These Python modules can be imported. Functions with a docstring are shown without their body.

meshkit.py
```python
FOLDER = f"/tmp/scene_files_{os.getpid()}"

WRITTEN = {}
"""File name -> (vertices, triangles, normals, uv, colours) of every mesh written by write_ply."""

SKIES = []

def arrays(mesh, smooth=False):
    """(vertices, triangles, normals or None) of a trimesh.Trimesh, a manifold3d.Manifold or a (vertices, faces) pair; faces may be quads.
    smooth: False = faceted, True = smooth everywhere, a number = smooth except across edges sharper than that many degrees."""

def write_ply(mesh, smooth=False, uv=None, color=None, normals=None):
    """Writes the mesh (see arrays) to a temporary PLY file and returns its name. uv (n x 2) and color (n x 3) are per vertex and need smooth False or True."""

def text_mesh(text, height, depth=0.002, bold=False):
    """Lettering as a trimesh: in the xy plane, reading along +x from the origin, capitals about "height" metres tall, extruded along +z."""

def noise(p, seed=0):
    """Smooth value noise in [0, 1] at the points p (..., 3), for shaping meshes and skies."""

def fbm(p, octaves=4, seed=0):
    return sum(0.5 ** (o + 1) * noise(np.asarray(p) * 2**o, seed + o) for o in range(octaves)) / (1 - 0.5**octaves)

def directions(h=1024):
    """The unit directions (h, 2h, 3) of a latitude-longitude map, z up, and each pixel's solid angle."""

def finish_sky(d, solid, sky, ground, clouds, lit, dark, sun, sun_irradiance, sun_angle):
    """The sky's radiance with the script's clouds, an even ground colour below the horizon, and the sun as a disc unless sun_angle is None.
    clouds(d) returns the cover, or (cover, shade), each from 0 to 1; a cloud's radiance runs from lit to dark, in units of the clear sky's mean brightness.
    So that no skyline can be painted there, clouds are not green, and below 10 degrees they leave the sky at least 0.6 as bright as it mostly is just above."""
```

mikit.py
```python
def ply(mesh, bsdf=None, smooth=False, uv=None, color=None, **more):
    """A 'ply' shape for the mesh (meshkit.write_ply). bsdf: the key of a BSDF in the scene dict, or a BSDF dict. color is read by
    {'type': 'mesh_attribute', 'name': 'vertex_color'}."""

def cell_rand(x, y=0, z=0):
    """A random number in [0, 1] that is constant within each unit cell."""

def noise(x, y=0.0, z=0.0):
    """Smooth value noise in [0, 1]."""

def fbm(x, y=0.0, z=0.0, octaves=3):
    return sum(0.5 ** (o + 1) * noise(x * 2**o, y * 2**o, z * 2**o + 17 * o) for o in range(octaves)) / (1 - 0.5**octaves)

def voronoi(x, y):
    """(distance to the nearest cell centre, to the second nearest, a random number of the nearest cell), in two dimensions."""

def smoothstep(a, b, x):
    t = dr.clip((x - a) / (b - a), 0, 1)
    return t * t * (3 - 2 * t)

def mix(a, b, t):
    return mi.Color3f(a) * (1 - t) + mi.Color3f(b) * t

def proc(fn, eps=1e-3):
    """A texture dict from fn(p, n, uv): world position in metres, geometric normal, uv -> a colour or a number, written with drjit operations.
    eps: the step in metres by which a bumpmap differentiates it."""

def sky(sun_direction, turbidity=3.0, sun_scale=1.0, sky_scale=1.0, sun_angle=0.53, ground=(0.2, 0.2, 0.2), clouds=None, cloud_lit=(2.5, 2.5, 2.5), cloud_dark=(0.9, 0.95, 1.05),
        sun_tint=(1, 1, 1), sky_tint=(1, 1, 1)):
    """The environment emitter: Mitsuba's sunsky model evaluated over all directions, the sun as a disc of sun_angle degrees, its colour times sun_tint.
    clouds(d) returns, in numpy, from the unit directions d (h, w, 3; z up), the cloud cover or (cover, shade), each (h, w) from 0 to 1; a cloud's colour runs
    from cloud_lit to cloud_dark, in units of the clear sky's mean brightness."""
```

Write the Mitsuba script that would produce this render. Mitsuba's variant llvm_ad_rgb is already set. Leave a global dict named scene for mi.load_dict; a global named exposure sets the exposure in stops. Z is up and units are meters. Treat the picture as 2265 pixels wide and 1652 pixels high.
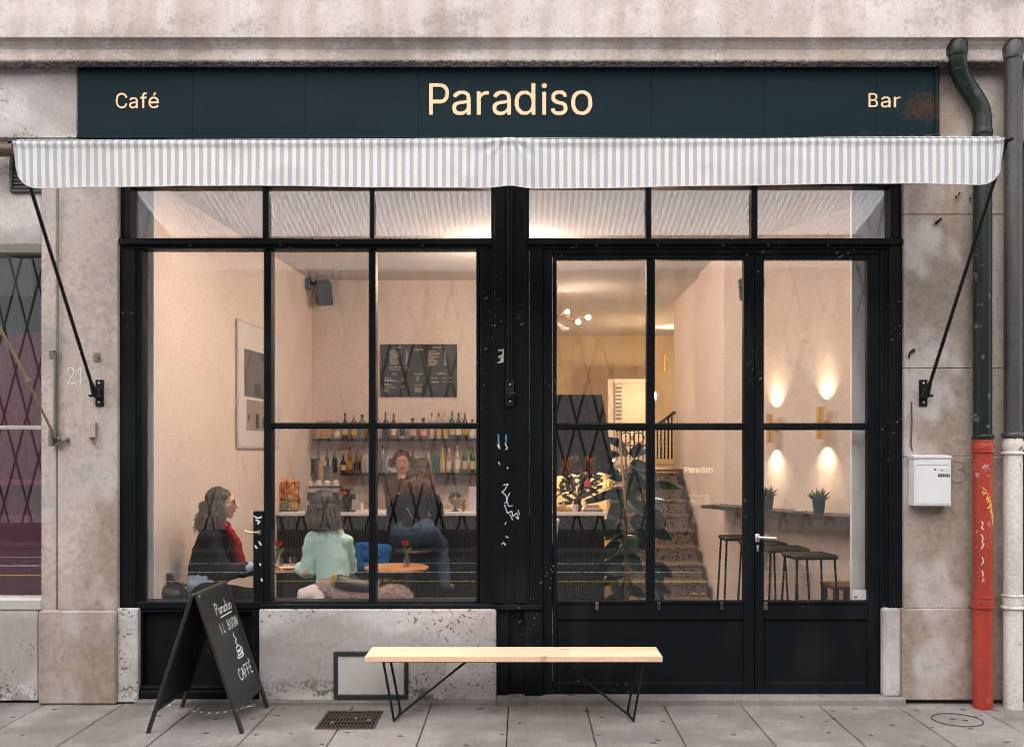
import math, random, numpy as np, trimesh, shapely, drjit as dr, mitsuba as mi, mikit, meshkit, manifold3d
from shapely.geometry import Polygon, LineString, Point, box as sbox
from shapely.ops import unary_union
from mikit import proc, noise, fbm, voronoi, cell_rand, smoothstep, mix
T = mi.ScalarTransform4f
scene, labels = {}, {}

# ------------------------------------------------------------------ camera, sky, exposure
CAM_Y, CAM_Z = -6.8, 1.78
scene['camera'] = dict(type='perspective', fov=55.8, fov_axis='x', near_clip=0.05, far_clip=300.0,
    principal_point_offset_x=-0.0100, principal_point_offset_y=-0.1033,
    to_world=T().look_at(origin=[0, CAM_Y, CAM_Z], target=[0, 0, CAM_Z], up=[0, 0, 1]))
scene['daylight'] = mikit.sky((-0.2, -0.76, 0.62), turbidity=3, sun_scale=0.27, sun_angle=60, sun_tint=(0.84, 0.94, 1.12), clouds=lambda d: 1.0,
    cloud_lit=(2.42, 2.5, 2.64), cloud_dark=(1.5, 1.5, 1.55), ground=(0.25, 0.25, 0.25))
scene['daylight']['sampling_weight'] = 6.0
exposure = 3.12
LAMP = 1.12                                     # strength of the cafe's lamps
WARM = np.array((1.0, 0.62, 0.36))

# ------------------------------------------------------------------ placing: a point of the photograph (in its 2265 px wide view) at depth y
KP = 0.003179
def ratio(y): return (y - CAM_Y) / -CAM_Y
def X(dx, y=0.0): return (dx - 1155.0) * KP * ratio(y)
def Z(dy, y=0.0): return CAM_Z - (dy - 996.6) * KP * ratio(y)
def P(dx, dy, y=0.0): return np.array((X(dx, y), y, Z(dy, y)))

# ------------------------------------------------------------------ scene entries
def numbered(key):
    if key not in scene and key not in labels and not any(k.startswith(key + '__') for k in ()):
        return key
    n = 1
    while f'{key}_{n:03d}' in scene or f'{key}_{n:03d}' in labels: n += 1
    return f'{key}_{n:03d}'
USED = {}
def fresh(key):
    n = USED.get(key, 0); USED[key] = n + 1
    return key if n == 0 else f'{key}_{n:03d}'
def thing(name, label, cat, group=None, kind=None):
    key = fresh(name)
    tag(key, label, cat, group, kind)
    return key
def tag(key, label=None, cat=None, group=None, kind=None):
    d = {}
    if label: d['label'] = label
    if cat: d['category'] = cat
    if group: d['group'] = group
    if kind: d['kind'] = kind
    labels[key] = d
def add(key, mesh, bsdf, color=None, smooth=None, uv=None, **more):
    """one entry; smooth: None = faceted, True, or an angle"""
    if hasattr(mesh, 'to_mesh'):
        m = mesh.to_mesh(); mesh = trimesh.Trimesh(np.array(m.vert_properties[:, :3], float), np.array(m.tri_verts), process=False)
    if color is not None:
        if smooth not in (None, False, True):
            mesh = trimesh.graph.smooth_shade(mesh, angle=math.radians(smooth), facet_minarea=None); smooth = True
        col = np.asarray(color, float)
        if col.ndim == 1: col = np.tile(col, (len(mesh.vertices), 1))
        scene[key] = mikit.ply(mesh, bsdf, smooth=bool(smooth), uv=uv, color=col, **more)
    else:
        scene[key] = mikit.ply(mesh, bsdf, smooth=smooth if smooth is not None else False, uv=uv, **more)
    return key
def part(parent, name, mesh, bsdf, color=None, smooth=None, label=None, kind=None, **more):
    key = fresh(parent + '__' + name)
    add(key, mesh, bsdf, color, smooth, **more)
    if label or kind: tag(key, label, kind=kind)
    return key
def single(name, label, cat, mesh, bsdf, color=None, smooth=None, group=None, kind=None, **more):
    key = thing(name, label, cat, group, kind)
    return add(key, mesh, bsdf, color, smooth, **more)
def struct(name, mesh, bsdf, color=None, smooth=None, label=None, parent=None, **more):
    key = fresh(name if parent is None else parent + '__' + name)
    add(key, mesh, bsdf, color, smooth, **more)
    if parent is None: tag(key, label, kind='structure')
    return key

# ------------------------------------------------------------------ meshes
def cat(*ms):
    ms = [m for m in (ms[0] if len(ms) == 1 and isinstance(ms[0], (list, tuple)) else ms)]
    return trimesh.util.concatenate(ms)
def bx(x0, x1, y0, y1, z0, z1, b=0.0):
    lo, hi = np.array((min(x0, x1), min(y0, y1), min(z0, z1))), np.array((max(x0, x1), max(y0, y1), max(z0, z1)))
    b = min(b, 0.45 * (hi - lo).min())
    if b <= 0:
        m = trimesh.creation.box(extents=hi - lo); m.apply_translation((lo + hi) / 2); return m
    pts = []
    for s in np.ndindex(2, 2, 2):
        c = np.where(s, hi, lo); d = np.where(s, -b, b)
        for k in range(3):
            q = c + d; q[k] = c[k]; pts.append(q)
    return trimesh.convex.convex_hull(np.array(pts))
def pbox(dx0, dx1, dy0, dy1, y, depth, b=0.003):
    """a box whose front face (at depth y) covers the photograph's rectangle"""
    return bx(X(dx0, y), X(dx1, y), y, y + depth, Z(dy1, y), Z(dy0, y), b)
def tube(pts, r, n=10, cap=True):
    p = np.asarray(pts, float); m = len(p)
    r = np.broadcast_to(np.asarray(r, float), (m,))
    t = np.gradient(p, axis=0); t /= np.linalg.norm(t, axis=1, keepdims=True) + 1e-12
    a = np.cross(t[0], (0, 0, 1) if abs(t[0][2]) < 0.9 else (1, 0, 0)); a /= np.linalg.norm(a)
    rings, ang = [], np.arange(n) * 2 * np.pi / n
    for i in range(m):
        a = a - t[i] * (a @ t[i]); a /= np.linalg.norm(a) + 1e-12
        b = np.cross(t[i], a)
        rings.append(p[i] + r[i] * (np.cos(ang)[:, None] * a + np.sin(ang)[:, None] * b))
    v = np.vstack(rings + [p[:1], p[-1:]]); f = []
    for i in range(m - 1):
        for j in range(n):
            k = (j + 1) % n
            f += [(i * n + j, i * n + k, (i + 1) * n + k), (i * n + j, (i + 1) * n + k, (i + 1) * n + j)]
    if cap:
        for j in range(n):
            k = (j + 1) % n
            f += [(m * n, k, j), (m * n + 1, (m - 1) * n + j, (m - 1) * n + k)]
    return trimesh.Trimesh(v, f, process=False)
def cyl(p0, p1, r0, r1=None, n=16):
    return tube([p0, p1], [r0, r0 if r1 is None else r1], n)
def lathe(profile, n=20, at=(0, 0, 0)):
    """profile of (radius, z) from bottom to top"""
    pr = np.asarray(profile, float); ang = np.arange(n) * 2 * np.pi / n
    v = np.stack([pr[:, None, 0] * np.cos(ang), pr[:, None, 0] * np.sin(ang), np.repeat(pr[:, 1:], n, 1)], -1).reshape(-1, 3)
    f = []
    for i in range(len(pr) - 1):
        for j in range(n):
            k = (j + 1) % n
            f += [(i * n + j, i * n + k, (i + 1) * n + k), (i * n + j, (i + 1) * n + k, (i + 1) * n + j)]
    m = trimesh.Trimesh(v + np.asarray(at), f, process=False)
    m.merge_vertices(); m.update_faces(m.nondegenerate_faces()); return m
def prism(poly, h):
    geoms = getattr(poly, 'geoms', [poly])
    return cat([trimesh.creation.extrude_polygon(g, h, engine='earcut') for g in geoms if g.area > 1e-10])
def onto(mesh, o, u, v):
    """a mesh of the xy plane onto the plane with origin o and axes u, v; its +z turns to u x v"""
    u, v = np.asarray(u, float), np.asarray(v, float); w = np.cross(u, v)
    m = mesh.copy(); q = np.asarray(m.vertices)
    m.vertices = np.asarray(o) + q[:, :1] * u + q[:, 1:2] * v + q[:, 2:3] * w / max(np.linalg.norm(w), 1e-12)
    return m
def xprofile(pts, x0, x1):
    """a closed (y, z) outline extruded along x"""
    m = prism(Polygon(pts), x1 - x0)
    q = np.asarray(m.vertices); m.vertices = np.stack([x0 + q[:, 2], q[:, 0], q[:, 1]], -1)
    m.fix_normals(); return m
def strokes(lines, w, thick=0.0008):
    return prism(unary_union([LineString(l).buffer(w / 2, 4) for l in lines if len(l) > 1]).simplify(w * 0.05), thick)
def fit(mesh, x0, x1, z0, z1, y, depth):
    """lettering of the xy plane, scaled to a box of the facade plane, standing 'depth' proud of y towards the street"""
    m = mesh.copy(); q = np.asarray(m.vertices); lo, hi = q.min(0), q.max(0)
    t = (q - lo) / np.maximum(hi - lo, 1e-9)
    m.vertices = np.stack([x0 + t[:, 0] * (x1 - x0), y - t[:, 2] * depth, z0 + t[:, 1] * (z1 - z0)], -1)
    m.fix_normals(); return m
def ball(c, r, sub=2):
    m = trimesh.creation.icosphere(subdivisions=sub); m.apply_scale(r); m.apply_translation(c); return m
def sph(c, r, n=14):
    s = manifold3d.Manifold.sphere(1.0, n)
    r = np.broadcast_to(np.asarray(r, float), (3,))
    return s.scale([float(a) for a in r]).translate([float(a) for a in c])
def bone(a, b, ra, rb, n=14):
    return manifold3d.Manifold.batch_hull([sph(a, ra, n), sph(b, rb, n)])
def union(ms): return manifold3d.Manifold.batch_boolean(ms, manifold3d.OpType.Add)
def tri(man):
    m = man.to_mesh(); t = trimesh.Trimesh(np.array(m.vert_properties[:, :3], float), np.array(m.tri_verts), process=True); return t
def soft(man, length=0.012, it=12):
    m = tri(man.refine_to_length(length)); trimesh.smoothing.filter_taubin(m, 0.5, 0.53, it); return m
def wobble(m, amp, freq, seed=0):
    q = np.asarray(m.vertices); d = np.stack([meshkit.noise(q * freq + 31 * k, seed + k) - 0.5 for k in range(3)], -1)
    m.vertices = q + d * 2 * amp; return m

# ------------------------------------------------------------------ materials
def principled(col, rough=0.5, **k): return {'type': 'twosided', 'b': dict(type='principled', base_color=col if isinstance(col, dict) else {'type': 'rgb', 'value': list(col)}, roughness=rough, **k)}
def bumped(col, bump, rough=0.7, **k):
    return {'type': 'twosided', 'b': {'type': 'bumpmap', 'tex': bump, 'scale': 1.0, 'b': dict(type='principled', base_color=col, roughness=rough, **k)}}
VC = {'type': 'mesh_attribute', 'name': 'vertex_color'}
scene['matte'] = principled(VC, 0.85, specular=0.2)
scene['satin'] = principled(VC, 0.42, specular=0.45)
scene['gloss'] = principled(VC, 0.14, specular=0.5)
scene['metal'] = principled(VC, 0.3, metallic=1.0)
scene['black_iron'] = principled((0.007, 0.0075, 0.008), 0.4, specular=0.3)
scene['pane_glass'] = {'type': 'thindielectric', 'int_ior': 2.05}
scene['transom_glass'] = {'type': 'thindielectric', 'int_ior': 2.45}
scene['clear_glass'] = {'type': 'dielectric', 'int_ior': 1.5}

def grain(p, f): return noise(p.x * f, p.y * f, p.z * f)
def rot(p, f, o=0.0):
    """fine noise on turned axes, so that no lattice shows"""
    return noise((p.x * .80 + p.z * .60 + p.y * .31) * f + o, (p.z * .77 - p.x * .55 + p.y * .33) * f, (p.y * .8 + p.x * .21 - p.z * .27) * f)
TEX = 1
def stone_col(p, n, uv):
    streak = fbm(p.x * 3.1 + 7 * p.y, 1.7, p.z * 0.33, 2)
    blot = fbm(p.x * 3.4 + p.z * 1.3 + 3, p.y * 4.0, p.z * 2.0 - p.x * 0.9, 3)
    f1, f2, f3 = rot(p, 105.0), rot(p, 48.0, 7.0), rot(p, 21.0, 3.0)
    g = f1 * 0.28 + f2 * 0.42 + f3 * 0.30
    c = mix((0.440, 0.374, 0.343), (0.285, 0.228, 0.193), smoothstep(0.36, 0.68, streak))
    c = mix(c, (0.495, 0.445, 0.43), smoothstep(0.50, 0.72, blot))
    soot = smoothstep(0.53, 0.70, blot * 0.45 + (1 - streak) * 0.18 + g * 0.37)
    c = mix(c, (0.20, 0.17, 0.15), soot * 0.66)
    return c * (0.62 + 0.76 * g)
def stone_h(p, n, uv): return 0.0020 * rot(p, 110.0) + 0.0030 * rot(p, 44.0, 5.0)
scene['facade_stone'] = bumped(proc(stone_col), proc(stone_h, 2e-3), 0.9, specular=0.2)
def cornice_col(p, n, uv):
    b = fbm(p.x * 1.5 + p.z * .8 + 11, p.y * 2, p.z * 3.0 - p.x * .6, 3)
    run = fbm(p.x * 7.0, 4.2, p.z * 0.9, 3)
    f1, f2, f3 = rot(p, 115.0), rot(p, 52.0, 7.0), rot(p, 19.0, 3.0)
    g = f1 * 0.36 + f2 * 0.34 + f3 * 0.30
    c = mix((0.56, 0.50, 0.485), (0.47, 0.40, 0.365), smoothstep(0.38, 0.70, run))
    ochre = smoothstep(0.50, 0.70, fbm(p.x * 0.9 + 5, 8.0, p.z * 3, 2)) * smoothstep(4.56, 4.50, p.z + 0.02 * f3)
    c = mix(c, (0.40, 0.285, 0.185), ochre * 0.45)
    dirt = smoothstep(0.46, 0.62, b * 0.52 + g * 0.48)
    c = mix(c, (0.215, 0.18, 0.16), dirt * 0.62)
    dark_edge = smoothstep(4.462, 4.452, p.z + 0.010 * (f2 - 0.5) + 0.012 * (f1 - 0.5))  # near-black ragged band along the bottom edge of the cornice
    c = mix(c, (0.03, 0.027, 0.025), dark_edge * 0.9)
    return c * (0.66 + 0.68 * g)
scene['cornice_stone'] = bumped(proc(cornice_col), proc(stone_h, 2e-3), 0.9, specular=0.2)
def chips(p, f, lo, hi):
    """flaked spots of paint, in patches"""
    a, b = rot(p, f), rot(p, f * 2.3, 5.0)
    patch = fbm(p.x * 2.3 + 1, p.y * 2.3, p.z * 2.6 + 8, 2)
    ridge = 1 - dr.abs(a * 2 - 1)
    return smoothstep(lo, hi, ridge * 0.62 + b * 0.38) * smoothstep(0.47, 0.60, patch)
def plaster_col(p, n, uv):
    b = fbm(p.x * 2.2, p.y * 2.2, p.z * 2.6, 3); f = rot(p, 95.0) * .6 + rot(p, 40.0, 3.0) * .4
    c = mix((0.51, 0.485, 0.475), (0.34, 0.305, 0.29), smoothstep(0.38, 0.66, b))
    lil = smoothstep(0.55, 0.70, fbm(p.x * 2.9 + 40, 2.0, p.z * 4.2, 2))
    c = mix(c, (0.44, 0.43, 0.50), lil * 0.25)
    c = mix(c, (0.11, 0.10, 0.09), chips(p, 30, 0.78, 0.86) * 0.85)
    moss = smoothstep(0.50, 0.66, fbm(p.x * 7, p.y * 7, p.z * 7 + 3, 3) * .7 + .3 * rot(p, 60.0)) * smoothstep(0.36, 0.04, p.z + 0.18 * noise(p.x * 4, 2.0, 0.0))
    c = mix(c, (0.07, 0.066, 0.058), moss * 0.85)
    return c * (0.80 + 0.36 * f)
scene['painted_plaster'] = bumped(proc(plaster_col), proc(lambda p, n, uv: 0.002 * noise(p.x * 90, p.y * 90, p.z * 90) - 0.004 * chips(p, 30, 0.78, 0.86), 2e-3), 0.85, specular=0.25)
def paver_col(p, n, uv):
    cx, cy = dr.floor((p.x + 0.096) / 0.5425), dr.floor(p.y / 0.01 * 0)
    tone = cell_rand(cx, 3, 1)
    b = fbm(p.x * 2.6, p.y * 2.6, 0.5, 3); f = noise(p.x * 150, p.y * 150, 1.0); m = noise(p.x * 30, p.y * 30, 4.0)
    c = mix((0.235, 0.212, 0.203), (0.17, 0.150, 0.143), smoothstep(0.35, 0.65, b)) * (0.92 + 0.14 * tone)
    d, _, who = voronoi(p.x * 3.6, p.y * 5.2)
    gum = smoothstep(0.115, 0.09, d + 0.06 * m + 0.06 * dr.abs(who - 0.8)) * dr.select(who > 0.58, 1.0, 0.0)
    c = mix(c, (0.035, 0.03, 0.029), gum * 0.9)
    stain = smoothstep(0.56, 0.74, fbm(p.x * 1.3 + 9, p.y * 1.6, 2.0, 3))
    c = mix(c, (0.10, 0.087, 0.080), stain * 0.5)
    return c * (0.82 + 0.2 * f + 0.16 * m)
scene['paver_concrete'] = bumped(proc(paver_col), proc(lambda p, n, uv: 0.0012 * noise(p.x * 170, p.y * 170, 1.0) + 0.002 * noise(p.x * 36, p.y * 36, 2.0), 2e-3), 0.8, specular=0.3)
def black_col(p, n, uv):
    s = smoothstep(0.84, 0.885, rot(p, 62.0)) * smoothstep(0.56, 0.72, fbm(p.x * 3.0 + 2, p.y * 3, p.z * 2.2, 2))
    worn = smoothstep(0.50, 0.75, fbm(p.x * 5, p.y * 5, p.z * 1.6, 2))
    c = mix((0.0062, 0.0084, 0.0104), (0.0105, 0.0132, 0.0152), worn)
    return mix(c, (0.17, 0.165, 0.16), s * 0.8)
def black_rough(p, n, uv): return 0.28 + 0.22 * fbm(p.x * 6, p.y * 6, p.z * 3, 2)
scene['black_paint'] = {'type': 'twosided', 'b': {'type': 'bumpmap', 'tex': proc(lambda p, n, uv: 0.0009 * noise(p.x * 45, p.y * 45, p.z * 18), 2e-3), 'scale': 1.0,
    'b': dict(type='principled', base_color=proc(black_col), roughness=proc(black_rough), specular=0.09)}}
def sign_col(p, n, uv):
    b = fbm(p.x * 1.4, 3.0, p.z * 3.0, 2)
    c = mix((0.0082, 0.0180, 0.0235), (0.0105, 0.0220, 0.0280), b)
    d = dr.sqrt(dr.square((p.x - 2.80) / 0.16) + dr.square((p.z - 4.175) / 0.11))
    rust = smoothstep(1.15, 0.2, d + 0.9 * (noise(p.x * 45, 1.0, p.z * 45) - 0.5) + 0.5 * (noise(p.x * 140, 1.0, p.z * 140) - 0.5))
    edge = smoothstep(0.78, 0.86, noise(p.x * 30, 2.0, p.z * 60)) * smoothstep(4.01, 3.985, p.z) * smoothstep(2.0, 2.7, p.x)
    return mix(mix(c, (0.12, 0.050, 0.022), rust * 0.38), (0.20, 0.10, 0.07), edge * 0.5)
scene['sign_paint'] = {'type': 'twosided', 'b': {'type': 'bumpmap', 'tex': proc(lambda p, n, uv: 0.004 * noise(p.x * 5, 1.0, p.z * 5) + 0.0006 * noise(p.x * 60, 1.0, p.z * 60), 4e-3), 'scale': 1.0,
    'b': dict(type='principled', base_color=proc(sign_col), roughness=0.48, specular=0.04)}}
def stripe(u, a, b, c):
    t = u / 0.0473; ph = t - dr.floor(t); edge = smoothstep(0.0, 0.05, ph) * smoothstep(0.55, 0.50, ph)
    odd = dr.select((dr.floor(t) - 2 * dr.floor(dr.floor(t) / 2)) > 0.5, 1.0, 0.0)
    return mix(mix(a, c, odd), b, edge)
def awning_col(p, n, uv):
    c = stripe(uv.x, (0.91, 0.91, 0.935), (0.55, 0.56, 0.625), (0.91, 0.90, 0.865))
    stain = smoothstep(0.55, 0.75, fbm(uv.x * 3.1, uv.y * 1.2 + 3, 2.0, 3))
    return c * (0.95 + 0.03 * noise(uv.x * 400, uv.y * 400, 0.0) + 0.04 * noise(uv.x * 7, uv.y * 3, 1.0)) * (1 - 0.10 * stain)
scene['awning_fabric'] = {'type': 'principledthin', 'base_color': proc(awning_col), 'roughness': 0.75, 'diff_trans': 0.8, 'spec_trans': 0.0}
scene['canopy_fabric'] = {'type': 'principledthin', 'base_color': proc(awning_col), 'roughness': 0.75, 'diff_trans': 1.3, 'spec_trans': 0.0}
def pine_col(p, n, uv):
    w = noise(p.x * 1.2, p.y * 9, p.z * 9); g = noise(p.x * 3, p.y * 190 + 6 * w, p.z * 190)
    r = noise(p.x * 1.1 + 3, p.y * 42 + 5 * w, p.z * 42)
    c = mix((0.80, 0.54, 0.37), (0.66, 0.41, 0.255), smoothstep(0.45, 0.85, r) * 0.75 + 0.2 * g)
    knot = smoothstep(0.82, 0.88, noise(p.x * 7, p.y * 22, p.z * 10))
    return mix(c, (0.36, 0.17, 0.08), knot * 0.6)
scene['pine_wood'] = principled(proc(pine_col), 0.55, specular=0.3)
def table_col(p, n, uv):
    r = noise(p.x * 6, p.y * 70, p.z * 20)
    return mix((0.50, 0.25, 0.10), (0.33, 0.145, 0.055), smoothstep(0.3, 0.8, r))
scene['oak_wood'] = principled(proc(table_col), 0.4, specular=0.4)
def terrazzo_col(p, n, uv):
    q = p.x * 34 + p.y * 21; s = p.z * 34 + p.y * 28
    d, e, w = voronoi(q, s)
    chip = smoothstep(0.36, 0.30, d) * dr.select(w > 0.40, 1.0, 0.0)
    c = mix((0.21, 0.168, 0.145), (0.025, 0.021, 0.019), chip * dr.select(w > 0.62, 1.0, 0.35))
    return c * (0.85 + 0.3 * noise(p.x * 90, p.y * 90, p.z * 90))
scene['terrazzo'] = principled(proc(terrazzo_col), 0.4, specular=0.4)
def wall_col(p, n, uv):
    b = fbm(p.x * 1.4, p.y * 1.4, p.z * 1.4, 2); f = noise(p.x * 55, p.y * 55, p.z * 55)
    return mix((0.75, 0.645, 0.585), (0.68, 0.58, 0.52), b) * (0.92 + 0.13 * f)
scene['room_plaster'] = principled(proc(wall_col), 0.85, specular=0.2)
def pipe_col(base, flake, f, lo):
    def fn(p, n, uv):
        a = noise(p.x * f, p.y * f, p.z * f * 0.6); b = noise(p.x * f * 3, p.y * f * 3, p.z * f * 2.2)
        v = fbm(p.x * 9, p.y * 9, p.z * 2.0, 2)
        c = mi.Color3f(base) * (0.48 + 0.62 * v + 0.36 * b)
        return mix(c, flake, smoothstep(lo, lo + 0.07, a * 0.7 + b * 0.3) * smoothstep(0.40, 0.65, fbm(p.x * 2, p.y * 2, p.z * 1.7 + 4, 2)))
    return fn
scene['red_pipe_paint'] = principled(proc(pipe_col((0.36, 0.044, 0.028), (0.50, 0.36, 0.32), 30, 0.75)), 0.42, specular=0.4)
scene['white_pipe_paint'] = principled(proc(pipe_col((0.62, 0.575, 0.535), (0.20, 0.14, 0.10), 26, 0.72)), 0.5, specular=0.4)
scene['green_pipe_paint'] = principled(proc(pipe_col((0.010, 0.016, 0.0125), (0.10, 0.13, 0.11), 24, 0.72)), 0.36, specular=0.35)
scene['grey_pipe_paint'] = principled(proc(pipe_col((0.062, 0.057, 0.058), (0.11, 0.10, 0.10), 24, 0.74)), 0.4, specular=0.5)
scene['asphalt'] = principled(proc(lambda p, n, uv: mi.Color3f(0.026, 0.0255, 0.025) * (0.8 + 0.4 * noise(p.x * 60, p.y * 60, 0.0))), 0.85)
# ------------------------------------------------------------------ the street
pv = 'pavement'
tag(pv, 'grey concrete slab pavement spotted with old chewing gum', kind='structure')
GR = (-1.328, -.948, -.615, -.195)
struct('bed', trimesh.boolean.difference([bx(-9, 9, -4.16, 3, -0.60, -0.035), bx(*GR, -.42, .3)], engine='manifold'), 'matte', (0.075, 0.068, 0.062), parent=pv)
rng = random.Random(5)
cuts_of = {}
for c in range(-15, 16):
    x0, x1 = -0.096 + 0.5425 * c, -0.096 + 0.5425 * (c + 1)
    g = 0.004
    ys = [0.12, -0.37 - (0.0 if x0 > 0.9 else rng.uniform(0.6, 0.8))]
    if x0 < -1.0: ys[1] = -1.18 - 0.3 * rng.random()
    while ys[-1] > -4.15: ys.append(max(ys[-1] - rng.choice((0.78, 0.82, 0.95)), -4.15))
    for a, b in zip(ys, ys[1:]):
        if a - b < 0.1: continue
        dz = rng.uniform(-0.0022, 0.0)
        m = bx(x0 + g, x1 - g, b + g, a - g, -0.035, dz, 0.004)
        q = np.asarray(m.vertices); q[:, 2] += np.where(q[:, 2] > -0.02, (q[:, 0] - x0) * rng.uniform(-.003, .003), 0)
        if x1 > GR[0] and x0 < GR[1] and a > GR[2] and b < GR[3]:
            m = trimesh.boolean.difference([m, bx(GR[0], GR[1], GR[2], GR[3], -.3, .3)], engine='manifold')
        if abs(x0) < 3.9 and a > -1.6: part(pv, 'paver', m, 'paver_concrete')
        else: cuts_of.setdefault('far', []).append(m)
part(pv, 'far_paver', cat(cuts_of['far']), 'paver_concrete', kind='stuff')
struct('kerb', bx(-60, 60, -4.3, -4.16, -0.3, 0.0, 0.01), 'matte', (0.40, 0.385, 0.37), label='pale granite kerb along the road')
struct('road', bx(-60, 60, -11.2, -4.3, -0.4, -0.12), 'asphalt', label='dark asphalt road in front of the cafe')
for y, w, col, n in ((-4.72, .06, (.62, .45, .06), 'yellow'), (-4.95, .06, (.80, .80, .78), 'white'), (-7.7, .09, (.62, .45, .06), 'yellow'), (-8.9, .07, (.75, .75, .73), 'white'), (-10.2, .05, (.6, .6, .6), 'pale')):
    single('road_line', f'{n} line painted along the road, {abs(y):.1f} metres from the cafe', 'road marking', bx(-60, 60, y - w / 2, y + w / 2, -0.12, -0.116), 'matte', col)
struct('opposite_pavement', bx(-60, 60, -12.0, -11.2, -0.4, 0.0, 0.01), 'matte', (0.05, 0.048, 0.046), label='pavement on the far side of the road')

# building across the street, seen only mirrored in the panes
ob = thing('opposite_building', 'pale building across the street clad in diamond panels, mirrored in the cafe panes', 'building')
part(ob, 'wall', bx(-30, 30, -16, -12.06, 0, 7.4), 'matte', (0.012, 0.011, 0.010))
part(ob, 'plinth', bx(-30, 30, -12.06, -11.98, 0, 0.34, 0.01), 'satin', (0.02, 0.02, 0.02))
CW, CH, X0, Z0 = 0.452, 1.745, -6.384, 5.096
wins = [(-(0), 0)]
def cell(i, j, s=1.0):
    cx, cz = X0 + CW * (i + 0.5 * (j % 2)), Z0 - CH / 2 + CH * 0.5 * j + 0.0
    return cx, cz
win_cells = [(5, 0), (15, 0), (19, 0), (-2, 0), (10, 0), (25, 0), (28, 0), (30, 0), (33, 0), (20, -3), (6, -3), (13, -3), (27, -3)]
panels = []
gx, gz = 0.052, 0.052 * CH / CW
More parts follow.
